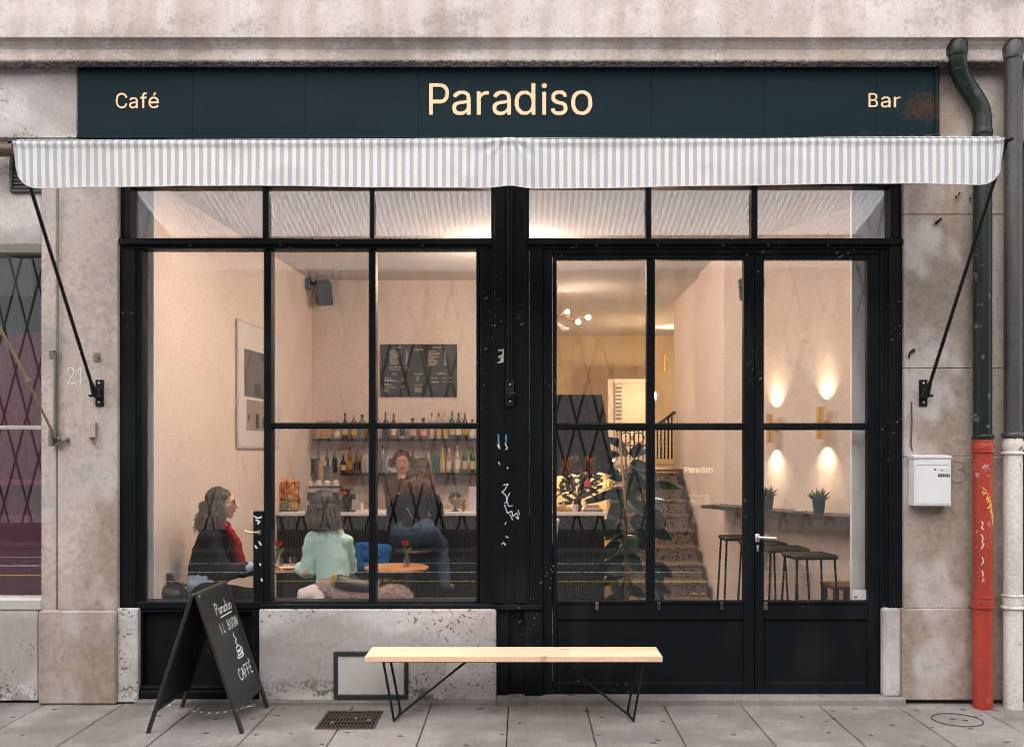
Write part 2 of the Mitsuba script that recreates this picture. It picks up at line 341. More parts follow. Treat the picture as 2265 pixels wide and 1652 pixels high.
for j in range(-7, 9):
    for i in range(-38, 68):
        cx, cz = cell(i, j)
        if cz + CH / 2 < 0.40: continue
        if (i, j) in win_cells:
            def rhomb(f, y0, y1):
                pts = [(cx - CW / 2 * f, cz), (cx, cz - CH / 2 * f), (cx + CW / 2 * f, cz), (cx, cz + CH / 2 * f)]
                return trimesh.convex.convex_hull(np.array([(a, y, b) for a, b in pts for y in (y0, y1)]))
            part(ob, 'window', rhomb(0.70, -12.06, -12.02), 'gloss', (0.01, 0.01, 0.01))
            fr = rhomb(0.97, -12.06, -12.035); part(ob, 'window_frame', fr, 'matte', (0.15, 0.13, 0.11))
            continue
        f = 1 - gx / CW
        poly = Polygon([(cx - CW / 2 * f, cz), (cx, cz - CH / 2 * f), (cx + CW / 2 * f, cz), (cx, cz + CH / 2 * f)]).intersection(sbox(-99, .36, 99, 7.4))
        if poly.is_empty or poly.area < .002: continue
        m_ = onto(prism(poly, .03), (0, -12.06, 0), (-1, 0, 0), (0, 0, 1)); m_.vertices[:, 0] *= -1; m_.invert()
        panels.append((m_, 0.21 + 0.02 * ((i * 7 + j * 13) % 5) / 5))
mm = cat([m_ for m_, _ in panels]); mm.fix_normals()
part(ob, 'cladding_panels', mm, 'matte', np.vstack([np.tile((t * 1.0, t * .975, t * .96), (len(m_.vertices), 1)) for m_, t in panels]), kind='stuff')

# ------------------------------------------------------------------ the stone building
sb = thing('stone_building', 'weathered stone ground floor of an old building around the dark cafe front', 'building')
XL, XR = -9.0, 9.0
zc = Z(83, -.225)
part(sb, 'cornice', xprofile([(-.225, 5.6), (-.225, zc), (-.192, zc - .003), (-.187, zc - .013), (-.183, zc - .022), (-.165, zc - .034), (-.160, zc - .040), (-.160, zc - .044), (-.152, zc - .046), (-.152, Z(132, -.152)),
    (-.144, Z(137, -.144)), (.3, Z(137, -.144)), (.3, 5.6)], XL, XR), 'cornice_stone')
part(sb, 'upper_wall', bx(XL, XR, -.02, .4, 5.6, 9.0), 'cornice_stone')
part(sb, 'lintel', bx(X(170), X(2077), .04, .35, 3.80, 4.46), 'matte', (0.01, 0.012, 0.013))
part(sb, 'frieze_block', pbox(-900, 170.5, 140, 306, -.02, .32, .006), 'painted_plaster')
part(sb, 'frieze_block', bx(X(2078), XR, 0, .35, Z(312), Z(138)+.02, .004), 'facade_stone')
# left pilaster: shaft and plinth; right pilaster in courses
part(sb, 'pilaster_strip', pbox(91, 124, 306, 1349, 0.012, .30, .004), 'facade_stone')
part(sb, 'pilaster_shaft', pbox(127, 260, 306, 1349, 0, .30, .005), 'facade_stone')
part(sb, 'plinth_block', pbox(84, 256, 1351, 1558, -.03, .33, .012), 'facade_stone')
for a, b in ((313, 474), (475.2, 814), (815.2, 1010), (1011.2, 1345)):
    part(sb, 'stone_block', pbox(2000, 2262, a, b, 0, .30, .004), 'facade_stone')
part(sb, 'plinth_block', pbox(1996, 2262, 1346.5, 1548, -.018, .32, .006), 'facade_stone')
part(sb, 'jamb_stone', pbox(258.5, 305, 1346, 1553, .0, .25, .006), 'painted_plaster', label='chipped white jamb stone left of the cafe front')
part(sb, 'jamb_stone', pbox(1955, 1994, 1346, 1542, .0, .25, .014), 'painted_plaster', label='chipped white jamb stone right of the door')
part(sb, 'threshold', bx(X(1098), X(1998), -.055, .30, -.02, .052, .012), 'paver_concrete')
part(sb, 'footing', bx(X(300), X(1100), -.035, .20, -.02, .030, .010), 'paver_concrete')

# window base wall with its access panel
wb = thing('window_base_wall', 'low pale plastered wall with flaking paint under the left window', 'wall')
part(wb, 'render_coat', pbox(572, 1097, 1347, 1550, -.012, .30, .010), 'painted_plaster')
hp = lambda *a, **k: part(wb, *a, **k)
fr = [pbox(737, 903, 1441, 1451, -.026, .03), pbox(737, 903, 1536, 1546, -.026, .03), pbox(737, 746.5, 1451, 1536, -.026, .03), pbox(894, 903, 1451, 1536, -.026, .03)]
hp('hatch_frame', cat(fr), 'satin', (.018, .024, .026), label='dark frame of the access hatch')
hp('hatch_panel', pbox(746.5, 894, 1451, 1536, -.017, .02), 'satin', (.44, .42, .41), label='plain grey access hatch')

# ------------------------------------------------------------------ neighbour shop at the left edge
nb = thing('neighbour_shop', 'neighbouring shopfront with a burgundy lined window at the left edge', 'shopfront')
part(nb, 'upper_panel', pbox(-900, 91, 306, 541, .05, .25, .004), 'painted_plaster')
part(nb, 'window_head', pbox(-900, 91, 541, 560, .03, .1, .004), 'satin', (.14, .13, .105))
part(nb, 'mullion_bar', pbox(-900, 91, 941, 950, .10, .05, .003), 'satin', (.36, .34, .31))
part(nb, 'sill', pbox(-900, 91, 1326, 1349, .01, .2, .006), 'satin', (.42, .40, .38))
part(nb, 'base_wall', pbox(-900, 84, 1349, 1550, .02, .25, .008), 'painted_plaster')
part(nb, 'pane', bx(X(-900), X(91), .125, .128, Z(1326), Z(560)), 'pane_glass')
part(nb, 'back_wall', bx(X(-900), X(91), 4.6, 4.65, 0, 4), 'matte', (.10, .13, .13))
part(nb, 'side_wall', bx(X(91) - .02, X(91), .2, 4.6, 0, 4), 'matte', (.20, .10, .13))
part(nb, 'ceiling', bx(X(-900), X(91), .2, 4.6, 3.6, 3.65), 'matte', (.3, .3, .3)); part(nb, 'floor', bx(X(-900), X(91), .2, 4.6, .0, .1), 'matte', (.2, .17, .15))
cur = prism(Polygon([(-8, .4), (-3.05, .4), (-3.05, 1.95), (-3.16, 2.25), (-3.45, 2.75), (-3.75, 2.68), (-8, 2.5)]), .03)
part(nb, 'burgundy_screen', onto(cur, (0, .62, 0), (1, 0, 0), (0, 0, 1)), 'satin', (.11, .010, .034), label='burgundy screen inside the window')
part(nb, 'screen_rail', bx(-8, -3.05, .50, .53, 1.52, 1.56), 'satin', (.22, .025, .07))
part(nb, 'screen_rail', bx(-8, -3.05, .48, .52, 1.15, 1.22), 'satin', (.17, .022, .055))
part(nb, 'screen_rail', bx(-8, -3.05, .48, .52, .78, .84), 'satin', (.14, .016, .045))
part(nb, 'armchair_back', wobble(bx(-4.6, -3.35, .36, .50, .5, 1.30, .07).subdivide().subdivide(), .012, 6), 'satin', (.12, .022, .05))
for i in range(5):
    part(nb, 'teal_reflection_strip', bx(-3.9 + i * .17, -3.9 + i * .17 + .16, .9, .91, 2.35, 3.3), 'matte', (.055, .105, .10))  # added strips standing in for the teal reflection in the pane
bunt = [(-8, 3.24)] + [(-3.9 + .02 * i, 3.235 - .05 * abs(math.sin(i * .105))) for i in range(44)] + [(-3.05, 3.5), (-8, 3.5)]
part(nb, 'scalloped_blind', onto(prism(Polygon(bunt), .02), (0, .30, 0), (1, 0, 0), (0, 0, 1)), 'matte', (.006, .006, .006))
sh = []
for i in range(9): sh.append(pbox(24, 90, 346 + i * 8.2, 351 + i * 8.2, .035, .03, .002))
ln = thing('wall_louvre', 'dark louvred vent box high on the wall behind the awning end', 'vent')
part(ln, 'vent_frame', cat(pbox(20, 92, 338, 346, .02, .03), pbox(20, 92, 418, 425, .02, .03), pbox(20, 26, 346, 418, .02, .03), pbox(86, 92, 346, 418, .02, .03)), 'satin', (.03, .035, .032))
part(ln, 'back_plate', pbox(26, 86, 346, 418, .045, .01), 'satin', (.012, .014, .013))
for m in sh: part(ln, 'slat', m, 'satin', (.035, .04, .037))
na = thing('neighbour_awning', 'rolled brown awning tube with rusty folding arms at the left edge', 'awning')
part(na, 'roll', cyl(P(-400, 331, -.12), P(33, 331, -.12), .05), 'satin', (.085, .048, .032), smooth=40)
part(na, 'folding_arm', cat(tube([P(-160, 520, -.9), P(0, 727, -.5), P(60, 838, -.35), P(62, 846, -.34)], .011), tube([P(62, 846, -.34), P(122, 968, -.06)], .009), ball(P(62, 842, -.34), .017)), 'satin', (.24, .19, .12), smooth=40)
part(na, 'wall_rod', cat(cyl(P(127.5, 408, -.03), P(127.5, 975, -.03), .007), cyl(P(121, 780, -.045), P(121, 968, -.045), .010)), 'satin', (.16, .145, .11), smooth=40)
[part(na, 'hinge_piece', m_, 'satin', (.15, .13, .10), smooth=40) for m_ in (bx(X(117), X(126), -.07, 0, Z(987), Z(950), .004), cyl(P(122, 985, -.05), P(148, 972, -.03), .008), cyl(P(130, 968, -.06), P(130, 980, -.02), .012), ball(P(148, 972, -.02), .018), bx(X(116), X(126), -.055, 0, Z(795), Z(776), .004))]
wh = thing('wall_hook', 'old brass stub fixing above the left awning bracket', 'wall fixing')
add(wh, cat(cyl(P(214, 788, 0.005), P(214, 788, -.05), .012), bx(X(207), X(222), -.012, 0.004, Z(800), Z(780), .004)), 'satin', (.22, .19, .13), smooth=40)
wh = thing('wall_hook', 'rusty hook with a broken chain below the left awning bracket', 'wall fixing')
add(wh, cat(tube([P(203, 970, .005), P(203, 972, -.03), P(210, 985, -.035), P(212, 965, -.02), P(212, 935, -.01)], .006), lathe([(0, 0), (.022, .004), (.022, .01), (0, .014)], 12, P(203, 970, -.01))), 'satin', (.16, .13, .10), smooth=40)
wh = thing('wall_hook', 'rusted iron stub above the right awning bracket', 'wall fixing')
add(wh, cat(cyl(P(2020, 775, .005), P(2018, 778, -.05), .014, .009), tube([P(2016, 775, -.02), P(2011, 784, -.02), P(2010, 792, -.01)], .006)), 'matte', (.035, .025, .02), smooth=40)
wh = thing('wall_hook', 'rusted hook high on the right pilaster under the awning', 'wall fixing')
add(wh, cat(tube([P(2070, 495, .005), P(2072, 492, -.03), P(2082, 484, -.035)], .010)), 'matte', (.045, .03, .024), smooth=40)
wh = thing('wall_hook', 'row of rusty nails under the awning beside the green pipe', 'wall fixing')
[part(wh, 'nail', cyl(P(a, b, .005), P(a, b, -.03), .007), 'matte', (.035, .025, .02), smooth=40) for a, b in ((2115, 435), (2122, 428), (2152, 432), (2146, 439))]
cl = thing('wall_cable', 'short dark cable clipped to the wall between bracket and letterbox', 'cable')
add(cl, tube([P(2016, 888, -.008), P(2017, 935, -.009), P(2015, 985, -.008), P(2018, 1000, .004)], .005), 'matte', (.10, .08, .07), smooth=40)
# right-hand neighbour
rn = thing('right_neighbour_shop', 'sliver of a dark blue shopfront behind the white pipe at the right edge', 'shopfront')
part(rn, 'fascia', pbox(2263, 3100, 130, 300, .02, .3), 'satin', (.02, .04, .055))
part(rn, 'front', pbox(2263, 3100, 301, 1560, .06, .3), 'satin', (.03, .035, .04))

# ------------------------------------------------------------------ house number and graffiti
def pieces(t, name, mesh, bs, col, **k):
    ms = mesh.split(only_watertight=False)
    for m_ in ms: part(t, name, m_, bs, col, **k)
def stroke_at(key_label, catname, lines, origin, scale, y, w, col, bs='matte', name='graffiti', sx=1.0):
    m = strokes([[(a * scale * sx, b * scale) for a, b in l] for l in lines], w)
    o = P(*origin, y)
    m = onto(m, o, (1, 0, 0), (0, 0, 1)); m.fix_normals()
    k = thing(name, key_label, catname); pieces(k, 'stroke', m, bs, col); return k
arc = lambda cx, cy, rx, ry, a0, a1, n=14: [(cx + rx * math.cos(math.radians(a0 + (a1 - a0) * t / n)), cy + ry * math.sin(math.radians(a0 + (a1 - a0) * t / n))) for t in range(n + 1)]
stroke_at('pale painted house number 21 on the left pilaster', 'house number', [arc(.18, .72, .18, .28, 165, -30) + [(0.0, 0.0), (.42, 0.0)], [(.58, .82), (.76, 1.0), (.76, 0.0)]], (149, 848), .110, -.0012, .0075, (.66, .63, .62), name='house_number', sx=1.1)
stroke_at('grey scrawled letter B beside the letterbox', 'graffiti', [[(0, 1)] + arc(.2, .78, .32, .2, 90, -80) + arc(.22, .32, .4, .32, 80, -200)], (2108, 1068), .15, -.0012, .009, (.17, .155, .15))
# ------------------------------------------------------------------ sign
sg = thing('shop_sign', 'long dark teal sign board with pale peach lettering above the awning', 'sign')
yS = -.05
seams = [172, 425, 675, 926, 1440, 1690, 1939, 2067]
for a, b in zip(seams, seams[1:]):
    part(sg, 'board', bx(X(a, yS) + .0006, X(b, yS) - .0006, yS, .035, Z(297, yS), Z(140, yS) + .02, .0008), 'sign_paint')
part(sg, 'ledge', cat(bx(X(172, -.06), X(2077, -.06), -.085, .03, Z(309, -.06), Z(299, -.06), .006), bx(X(172), X(2077), -.066, .03, Z(313, -.06) - .02, Z(309.5, -.06), .004)), 'sign_paint')
part(sg, 'side_trim', pbox(2069, 2077, 141, 299, -.066, .09, .004), 'sign_paint')
part(sg, 'top_trim', bx(X(172), X(2067, yS), -.056, .03, Z(144, yS), Z(140, yS) + .022, .002), 'sign_paint')
PEACH = (.74, .50, .305)
def letters(seq, base, top, xh, y=yS, depth=.006, bold=False):
    """seq: (character, x0, x1, low, high) in full-size pixels of the photograph"""
    for ch, a, b, lo, hi in seq:
        m = meshkit.text_mesh(ch, 1.0, 1.0, bold)
        part(sg, 'letter', fit(m, X(a / 1.3245, y), X(b / 1.3245, y), Z(lo / 1.3245, y), Z(hi / 1.3245, y), y, depth), 'satin', PEACH)
letters([('P', 1257, 1316, 337.5, 245.5), ('a', 1325, 1379, 339, 268), ('r', 1397, 1432, 337.5, 268), ('a', 1443, 1497, 339, 268), ('d', 1508, 1568, 339, 245.5),
         ('i', 1587, 1602, 337.5, 245.5), ('s', 1614, 1662, 339, 267), ('o', 1673, 1735, 339, 267)], 0, 0, 0)
letters([('C', 340, 373, 319, 274), ('a', 379, 404, 319, 287), ('f', 411, 431, 318, 273), ('é', 436, 466, 319, 273)], 0, 0, 0)
letters([('B', 2544, 2571, 315.5, 274.5), ('a', 2580, 2608, 316.5, 285), ('r', 2618, 2637, 315.5, 285)], 0, 0, 0)

# ------------------------------------------------------------------ awning
aw = thing('awning', 'grey and white striped awning with a scalloped end valance across the whole front', 'awning')
yA = -1.14
ax0, ax1 = X(30, yA), X(2219, yA)
def bar_z(x): return Z(313.5, yA) + (x - ax0) / (ax1 - ax0) * (7.0 * KP * .832)
xc = X(1126, yA)
nu, nv = 640, 22
H = 104.0 * KP * .832
us = np.linspace(0, 1, nu); V, U = [], []
for i, u in enumerate(us):
    x = ax0 + u * (ax1 - ax0)
    d = min(x - ax0, ax1 - x); R = .15
    h = H if d >= R else H - R + math.sqrt(max(R * R - (R - d) ** 2, 0)) * 1.0
    pinch = math.exp(-((x - xc) / .10) ** 2)
    hh = h - .013 * pinch - .010 * math.sin(u * 9.0) * (d > R) * min(1, (d - R) / .3)
    for k in range(nv):
        v = k / (nv - 1)
        zz = bar_z(x) + .012 * pinch * (1 - v) - v * hh
        dx_ = x - xc; dz_ = v * H + .02
        dist = math.hypot(dx_, dz_); phi = math.atan2(dx_, dz_)
        fold = .010 * math.cos(13 * phi + 1.2) * math.exp(-dist / .20) * min(1, v * 6) - .016 * math.exp(-((dx_) / .05) ** 2) * v
        wav = .030 * v * (meshkit.noise(np.array([x * 2.1, 3.0, v * .6])) - .5) + .009 * v * (meshkit.noise(np.array([x * 9, 7.0, v * 2.2])) - .5)
        roll = -.012 * math.exp(-((v - .08) / .045) ** 2)
        shear = (.020 * pinch_side if False else 0)
        xx = x + (-.020 if x < xc else .020) * 0 - dx_ * .10 * math.exp(-abs(dx_) / .09) * (1 - v)
        end = max(0, 1 - d / .12)
        V.append((xx, yA - .012 + fold + wav + roll + .03 * end * v, zz)); U.append((x - ax0, v))
F = []
for i in range(nu - 1):
    for k in range(nv - 1):
        a = i * nv + k; F += [(a, a + 1, a + nv + 1), (a, a + nv + 1, a + nv)]
part(aw, 'valance', trimesh.Trimesh(V, F, process=False), 'awning_fabric', smooth=True, uv=np.array(U))
# hem along the lower edge
hem = [np.array(V[i * nv + nv - 1]) for i in range(0, nu, 2)]
part(aw, 'hem', tube(hem, .0032, 6), 'matte', (.56, .55, .58), smooth=True)
wz = 3.875
nu2, nv2 = 220, 14; V, U, F = [], [], []
for i in range(nu2):
    x = ax0 + .012 + (ax1 - ax0 - .024) * i / (nu2 - 1)
    for k in range(nv2):
        t = k / (nv2 - 1)
        y = yA + (-.03 - yA) * t; z = bar_z(x) + .012 + (wz - bar_z(x)) * t - .03 * math.sin(math.pi * t) + .010 * (meshkit.noise(np.array([x * 1.5, y * 2.5, 0])) - .5)
        V.append((x, y, z)); U.append((x - ax0, t))
for i in range(nu2 - 1):
    for k in range(nv2 - 1):
        a = i * nv2 + k; F += [(a, a + nv2, a + nv2 + 1), (a, a + nv2 + 1, a + 1)]
part(aw, 'canopy', trimesh.Trimesh(V, F, process=False), 'canopy_fabric', smooth=True, uv=np.array(U))
part(aw, 'front_bar', cat(cyl((ax0 - .005, yA + .004, bar_z(ax0) - .004), (ax1 + .045, yA + .004, bar_z(ax1) - .004), .013), cyl((ax0 - .03, yA, bar_z(ax0)), (ax0, yA, bar_z(ax0)), .012, .008), ball((ax1 + .05, yA, bar_z(ax1)), .012)), 'black_iron', smooth=40)
part(aw, 'roller', cyl((ax0, -.09, 3.885), (ax1, -.09, 3.885), .042, n=20), 'awning_fabric' if False else 'matte', (.5, .5, .52), smooth=40)
for dxw, dyw, dxb in ((216, 872, 40), (2043, 872, 2222)):
    xb, xw = X(dxb, yA), X(dxw)
    x0 = ax0 + .01 if dxb < 1000 else ax1 + .03
    part(aw, 'arm', cat(tube([(x0, yA + .01, bar_z(x0)), (xw + (.0), -.05, Z(dyw))], .0115, 12), tube([(xw, -.05, Z(dyw)), (xw + (x0 - xw) * .05, -.105, Z(dyw) + .075)], [.021, .014], 12)), 'black_iron', smooth=40)
    dxc = 221 if dxb < 1000 else 2041
    br = part(aw, 'bracket', cat(bx(X(dxc - 9), X(dxc + 9), -.014, .002, Z(dyw + 27), Z(dyw - 32), .004), bx(X(dxc - 6), X(dxc + 6), -.06, -.01, Z(dyw + 10), Z(dyw - 12), .006), cyl((X(dxw - 12), -.05, Z(dyw + 4)), (X(dxw + 13), -.05, Z(dyw + 4)), .010)), 'black_iron', smooth=40)
    for dd in (-24, -10, 18):
        part(br, 'bolt', lathe([(.0, .0), (.009, .0), (.008, .006), (.004, .009), (0, .0095)], 10) .apply_transform(trimesh.transformations.rotation_matrix(math.pi / 2, (1, 0, 0))).apply_translation((X(dxc), -.013, Z(dyw + dd))), 'metal', (.55, .55, .56), smooth=40)
part(aw, 'centre_rod', cat(cyl(P(1124.5, 360, .0), P(1124.5, 846, .0), .006), cyl(P(1131, 360, .004), P(1131, 848, .004), .004)), 'black_iron', smooth=40)
cb = part(aw, 'centre_bracket', cat(pbox(1118, 1137, 840, 899, .005, .02, .004), cyl(P(1120, 871, -.03), P(1140, 871, -.03), .011), pbox(1122, 1133, 860, 880, -.04, .05, .004)), 'black_iron', smooth=40)
for dd in (851, 888): part(cb, 'bolt', ball(P(1128, dd, .003), .010, 1), 'metal', (.5, .5, .5), smooth=True)

# ------------------------------------------------------------------ shopfront: timber frame, panes, doors
yF, yM, yG = .05, .075, .115
sf = thing('cafe_shopfront', 'black painted timber shopfront of two glazed bays joined by a centre post', 'shopfront')
def bar(name, a, b, c, d, y=yF, dep=.12, bv=.004, own=None, **k):
    return part(own or sf, name, pbox(a, b, c, d, y, dep, bv), 'black_paint', **k)
bar('head', 262, 1086, 392, 413); bar('head', 1170, 2000, 392, 411)
bar('jamb', 262, 288, 413, 527); bar('jamb', 274, 287, 413, 527, .04, .05)
bar('jamb', 1970, 1999, 411, 527); bar('jamb', 1975, 1988, 411, 527, .04, .05)
for a, b in ((580, 594), (817, 828)): bar('transom_mullion', a, b, 413, 527, yM, .09, .005)
for a, b in ((1428, 1441), (1662, 1676)): bar('transom_mullion', a, b, 411, 527, yM, .09, .005)
for a, b in ((260, 1089), (1166, 1999)):
    bar('transom_ledge', a, b, 527, 541, .015, .16, .006)
    bar('transom_rail', a + 3, b - 3, 541.3, 550, .045, .13, .004)
    for q in ((420, 620, 745, 935) if a < 500 else (1320, 1455, 1600, 1699, 1832)):
        part(sf, 'bolt', ball(P(q, 543, .03), .0085, 1), 'satin', (.10, .10, .10), smooth=True)
# left bay
bar('jamb', 260, 299, 550, 1346, .04, .14, own=sf + '__left_window'); bar('jamb_moulding', 299.5, 306, 550, 1346, .055, .12, .006, own=sf + '__left_window'); bar('jamb_moulding', 306.5, 314, 550, 1346, .065, .11, .005, own=sf + '__left_window')
bar('window_head', 314, 1053, 541.5, 552, .07, .1, own=sf + '__left_window')
bar('mullion', 582.5, 599, 552, 1331, .062, .12, .008, own=sf + '__left_window'); bar('mullion', 815, 830.5, 552, 1331, .062, .12, .008, own=sf + '__left_window')
bar('jamb_moulding', 1053, 1061, 552, 1346, .065, .11, .006, own=sf + '__left_window'); bar('jamb', 1061.5, 1090, 550, 1346, .045, .14, own=sf + '__left_window')
bar('glazing_bar', 599.3, 814.7, 935, 948, .068, .1, .008, own=sf + '__left_window'); bar('glazing_bar', 830.8, 1052.7, 935, 948, .068, .1, .008, own=sf + '__left_window')
bar('sill', 299, 582, 1331, 1347, .035, .16, .006, own=sf + '__left_window'); bar('sill', 575, 1092, 1337, 1348, .0, .2, .006, own=sf + '__left_window'); bar('sill', 582.5, 1053, 1330, 1338, .05, .14, .005, own=sf + '__left_window')
lk = bar('lock_post', 559.5, 582, 1131, 1331, .058, .07, .004, label='worn lock stile of the disused left door', own=sf + '__left_window')
bar('lower_panel', 315, 560, 1352, 1517, .10, .03, .003, own=sf + '__left_window'); bar('lower_rail', 305, 572, 1347.3, 1354, .045, .12, own=sf + '__left_window'); bar('lower_stile', 302, 315.5, 1354, 1520, .045, .12, own=sf + '__left_window'); bar('lower_stile', 556, 573, 1354, 1520, .045, .12, own=sf + '__left_window')
bar('lower_rail', 302, 572, 1517, 1527, .03, .14, .008, own=sf + '__left_window'); bar('lower_rail', 300, 572, 1527.5, 1548, .015, .16, .008, own=sf + '__left_window')
part(sf + '__left_window', 'brass_lever', cat(tube([P(575, 1176, .05), P(570, 1177, .01), P(556, 1177, .0), P(545, 1176, .0), P(541, 1172, .004)], [.006, .009, .0065, .007, .006], 10), lathe([(0, 0), (.015, 0), (.015, .004), (0, .006)], 14).apply_transform(trimesh.transformations.rotation_matrix(math.pi / 2, (1, 0, 0))).apply_translation(P(573, 1177, .058))), 'metal', (.80, .68, .47), smooth=40, label='brass lever of the disused left door')
# centre post
bar('centre_post', 1086, 1170, 390, 1338, .03, .2, .005, own=sf + '__centre_post')
for a, b in ((1092, 1117), (1139, 1164)): bar('post_moulding', a, b, 413, 1335, .018, .04, .006, own=sf + '__centre_post')
bar('post_ledge', 1087, 1201, 1338.3, 1349, -.005, .2, .005, own=sf + '__centre_post')
bar('post_base', 1098, 1125, 1349.3, 1538, .04, .15, own=sf + '__centre_post'); bar('post_base', 1160, 1201, 1349.3, 1541, .02, .15, .005, own=sf + '__centre_post'); bar('post_base_panel', 1125, 1160, 1349.3, 1536, .075, .1, own=sf + '__centre_post')
# right bay frame
bar('jamb', 1170.5, 1200, 550, 1338, .045, .14, own=sf + '__door_frame'); bar('jamb', 1200.5, 1221, 550, 1537, .06, .12, .006, own=sf + '__door_frame')
bar('door_head', 1221, 1946, 550, 562, .062, .12, .005, own=sf + '__door_frame')
bar('jamb', 1946, 1958, 550, 1537, .062, .12, .006, own=sf + '__door_frame'); bar('jamb_moulding', 1958.3, 1966, 550, 1343, .052, .12, .005, own=sf + '__door_frame'); bar('jamb', 1966.3, 1999, 541.5, 1345, .035, .14, own=sf + '__door_frame')
# the two door leaves
dl = thing('cafe_door', 'wide black glazed door leaf with two tall lights left of the handle', 'door')
def leaf(own, L, R, S0, S1, mull, topd):
    bar('stile', L, S0, 563, 1535, .066, .06, .005, own); bar('stile', S1, R, 563, 1535, .066, .06, .005, own)
    bar('rail', S0 + .2, S1 - .2, 563, 574, .066, .06, .005, own)
    bar('rail', S0 + .2, S1 - .2, 1333, 1371, .066, .06, .005, own); bar('rail', S0 + .2, S1 - .2, 1511, 1535, .066, .06, .004, own)
    bar('kick_panel', S0 + .2, S1 - .2, 1371, 1511, .084, .03, .003, own)
    bar('panel_bead', S0 + .2, S1 - .2, 1507.5, 1510.8, .073, .02, .003, own)
    segs = [(S0 + .2, S1 - .2)] if not mull else [(S0 + .2, mull[0] - .2), (mull[1] + .2, S1 - .2)]
    if mull: bar('mullion', mull[0], mull[1], 574.2, 1333, .060, .07, .009, own)
    for a, b in segs:
        bar('glazing_bar', a, b, 935.5, 951, .060, .07, .010, own)
        bar('glazing_bead', a, b, 1327.5, 1336, .053, .03, .006, own)
leaf(dl, 1222, 1668.5, 1231.5, 1645, (1430, 1449), 575)
dr_ = thing('cafe_door', 'narrow black glazed door leaf with a steel lever handle on its left edge', 'door')
leaf(dr_, 1670, 1945, 1690, 1919, None, 575)
hk = 'satin'
part(dr_, 'handle', cat(pbox(1671, 1681, 1180, 1199, .050, .02, .006), cyl(P(1676, 1188, .06), P(1676, 1188, .0), .010), tube([P(1676, 1188, .004), P(1685, 1189, .0), P(1705, 1190, .0), P(1717, 1190, .004)], [.010, .011, .010, .009], 10)), 'metal', (.80, .79, .78), smooth=40)
part(dr_, 'lock_cylinder', cat(cyl(P(1676, 1208, .07), P(1676, 1208, .058), .010), pbox(1674, 1678.5, 1209, 1220, .058, .02, .003)), 'metal', (.72, .71, .70), smooth=40)
for own, pts in ((dl, (1320, 1457, 1597)), (dr_, (1694,))):
    for q in pts:
        part(own, 'bead_clip', wobble(cat(pbox(q - 4, q + 4, 1331, 1349, .046, .012, .003), ball(P(q, 1335, .048), .011, 1)), .003, 40, q), 'satin', (.07, .068, .066) if q in (1320, 1694) else (.02, .02, .02))
# panes: old glass, very slightly wavy
def pane(own, a, b, c, d, y=yG, glass='pane_glass'):
    x0, x1, z0, z1 = X(a, y), X(b, y), Z(d, y), Z(c, y)
    n, m = 14, 18
    gx_, gz_ = np.meshgrid(np.linspace(x0, x1, n), np.linspace(z0, z1, m), indexing='ij')
    p3 = np.stack([gx_.ravel(), np.full(n * m, y), gz_.ravel()], -1)
    p3[:, 1] += .00016 * (meshkit.noise(p3 * 3.3 + 5) - .5) + .00002 * (meshkit.noise(p3 * 9 + 2) - .5)
    p3[:, 1] += .0055 * (p3[:, 2] - (z0 + z1) / 2)                     # the old sashes lean back a little
    f = []
    for i in range(n - 1):
        for j in range(m - 1):
            k = i * m + j; f += [(k, k + m, k + m + 1), (k, k + m + 1, k + 1)]
    return part(own, 'pane', trimesh.Trimesh(p3, f, process=False), glass, smooth=True)
for a, b in ((286, 581), (593, 818), (827, 1087)): pane(sf + '__left_window', a, b, 411, 528, glass='transom_glass')
for a, b in ((1169, 1429), (1440, 1663), (1675, 1971)): pane(sf + '__door_frame', a, b, 410, 528, glass='transom_glass')
pane(sf + '__left_window', 313, 583, 551, 1332)
for a, b in ((598, 816), (830, 1054)):
    pane(sf + '__left_window', a, b, 551, 936); pane(sf + '__left_window', a, b, 947, 1332)
for own, a, b in ((dl, 1231, 1431), (dl, 1448, 1646), (dr_, 1689, 1920)):
    pane(own, a, b, 573.5, 936, .097); pane(own, a, b, 950, 1334, .097)
for q, w_ in ((599, 'left_window'), (1655, 'door_frame')):
    part(sf + '__' + w_, 'casement_hook', cat(tube([P(q, 448, .14), P(q + 5, 474, .15), P(q + 6, 490, .15), P(q + 2, 494, .15), P(q - 2, 488, .15)], .006, 8), pbox(q - 3, q + 2, 462, 474, .13, .02, .003)), 'satin', (.05, .05, .05), smooth=50)
# lettering and stickers on the door glass
def decal(own, name, text, x0, x1, dtop, dbot, col, bold=False, yy=.0955):
    m = meshkit.text_mesh(text, 1.0, 1.0, bold)
    return part(own, name, fit(m, X(x0, yy), X(x1, yy), Z(dbot, yy), Z(dtop, yy), yy, .0008), 'matte', col)
decal(dl, 'glass_lettering', 'Paradiso', 1515, 1577, 1031, 1046, (.95, .74, .47), True)
for i, (t, a, b) in enumerate((('lu-mer  07.30 - 19.00', 1523, 1571), ('jeu  07.30 - 24.00', 1527, 1570), ('ven-sam 07.30 - 02.00', 1523, 1571), ('di  09.00 - 19.00', 1530, 1564))):
    decal(dl, 'opening_hours', t, a, b, 1094 + 6.3 * i, 1098.3 + 6.3 * i, (.85, .68, .36))
decal(dl, 'sticker_text', 'cafe - bar', 1530, 1559, 1310, 1314.5, (.72, .58, .25))
part(dr_, 'alarm_sticker', cat(pbox(1885, 1918, 1304, 1331, .0955, .001), ), 'satin', (.62, .60, .59))
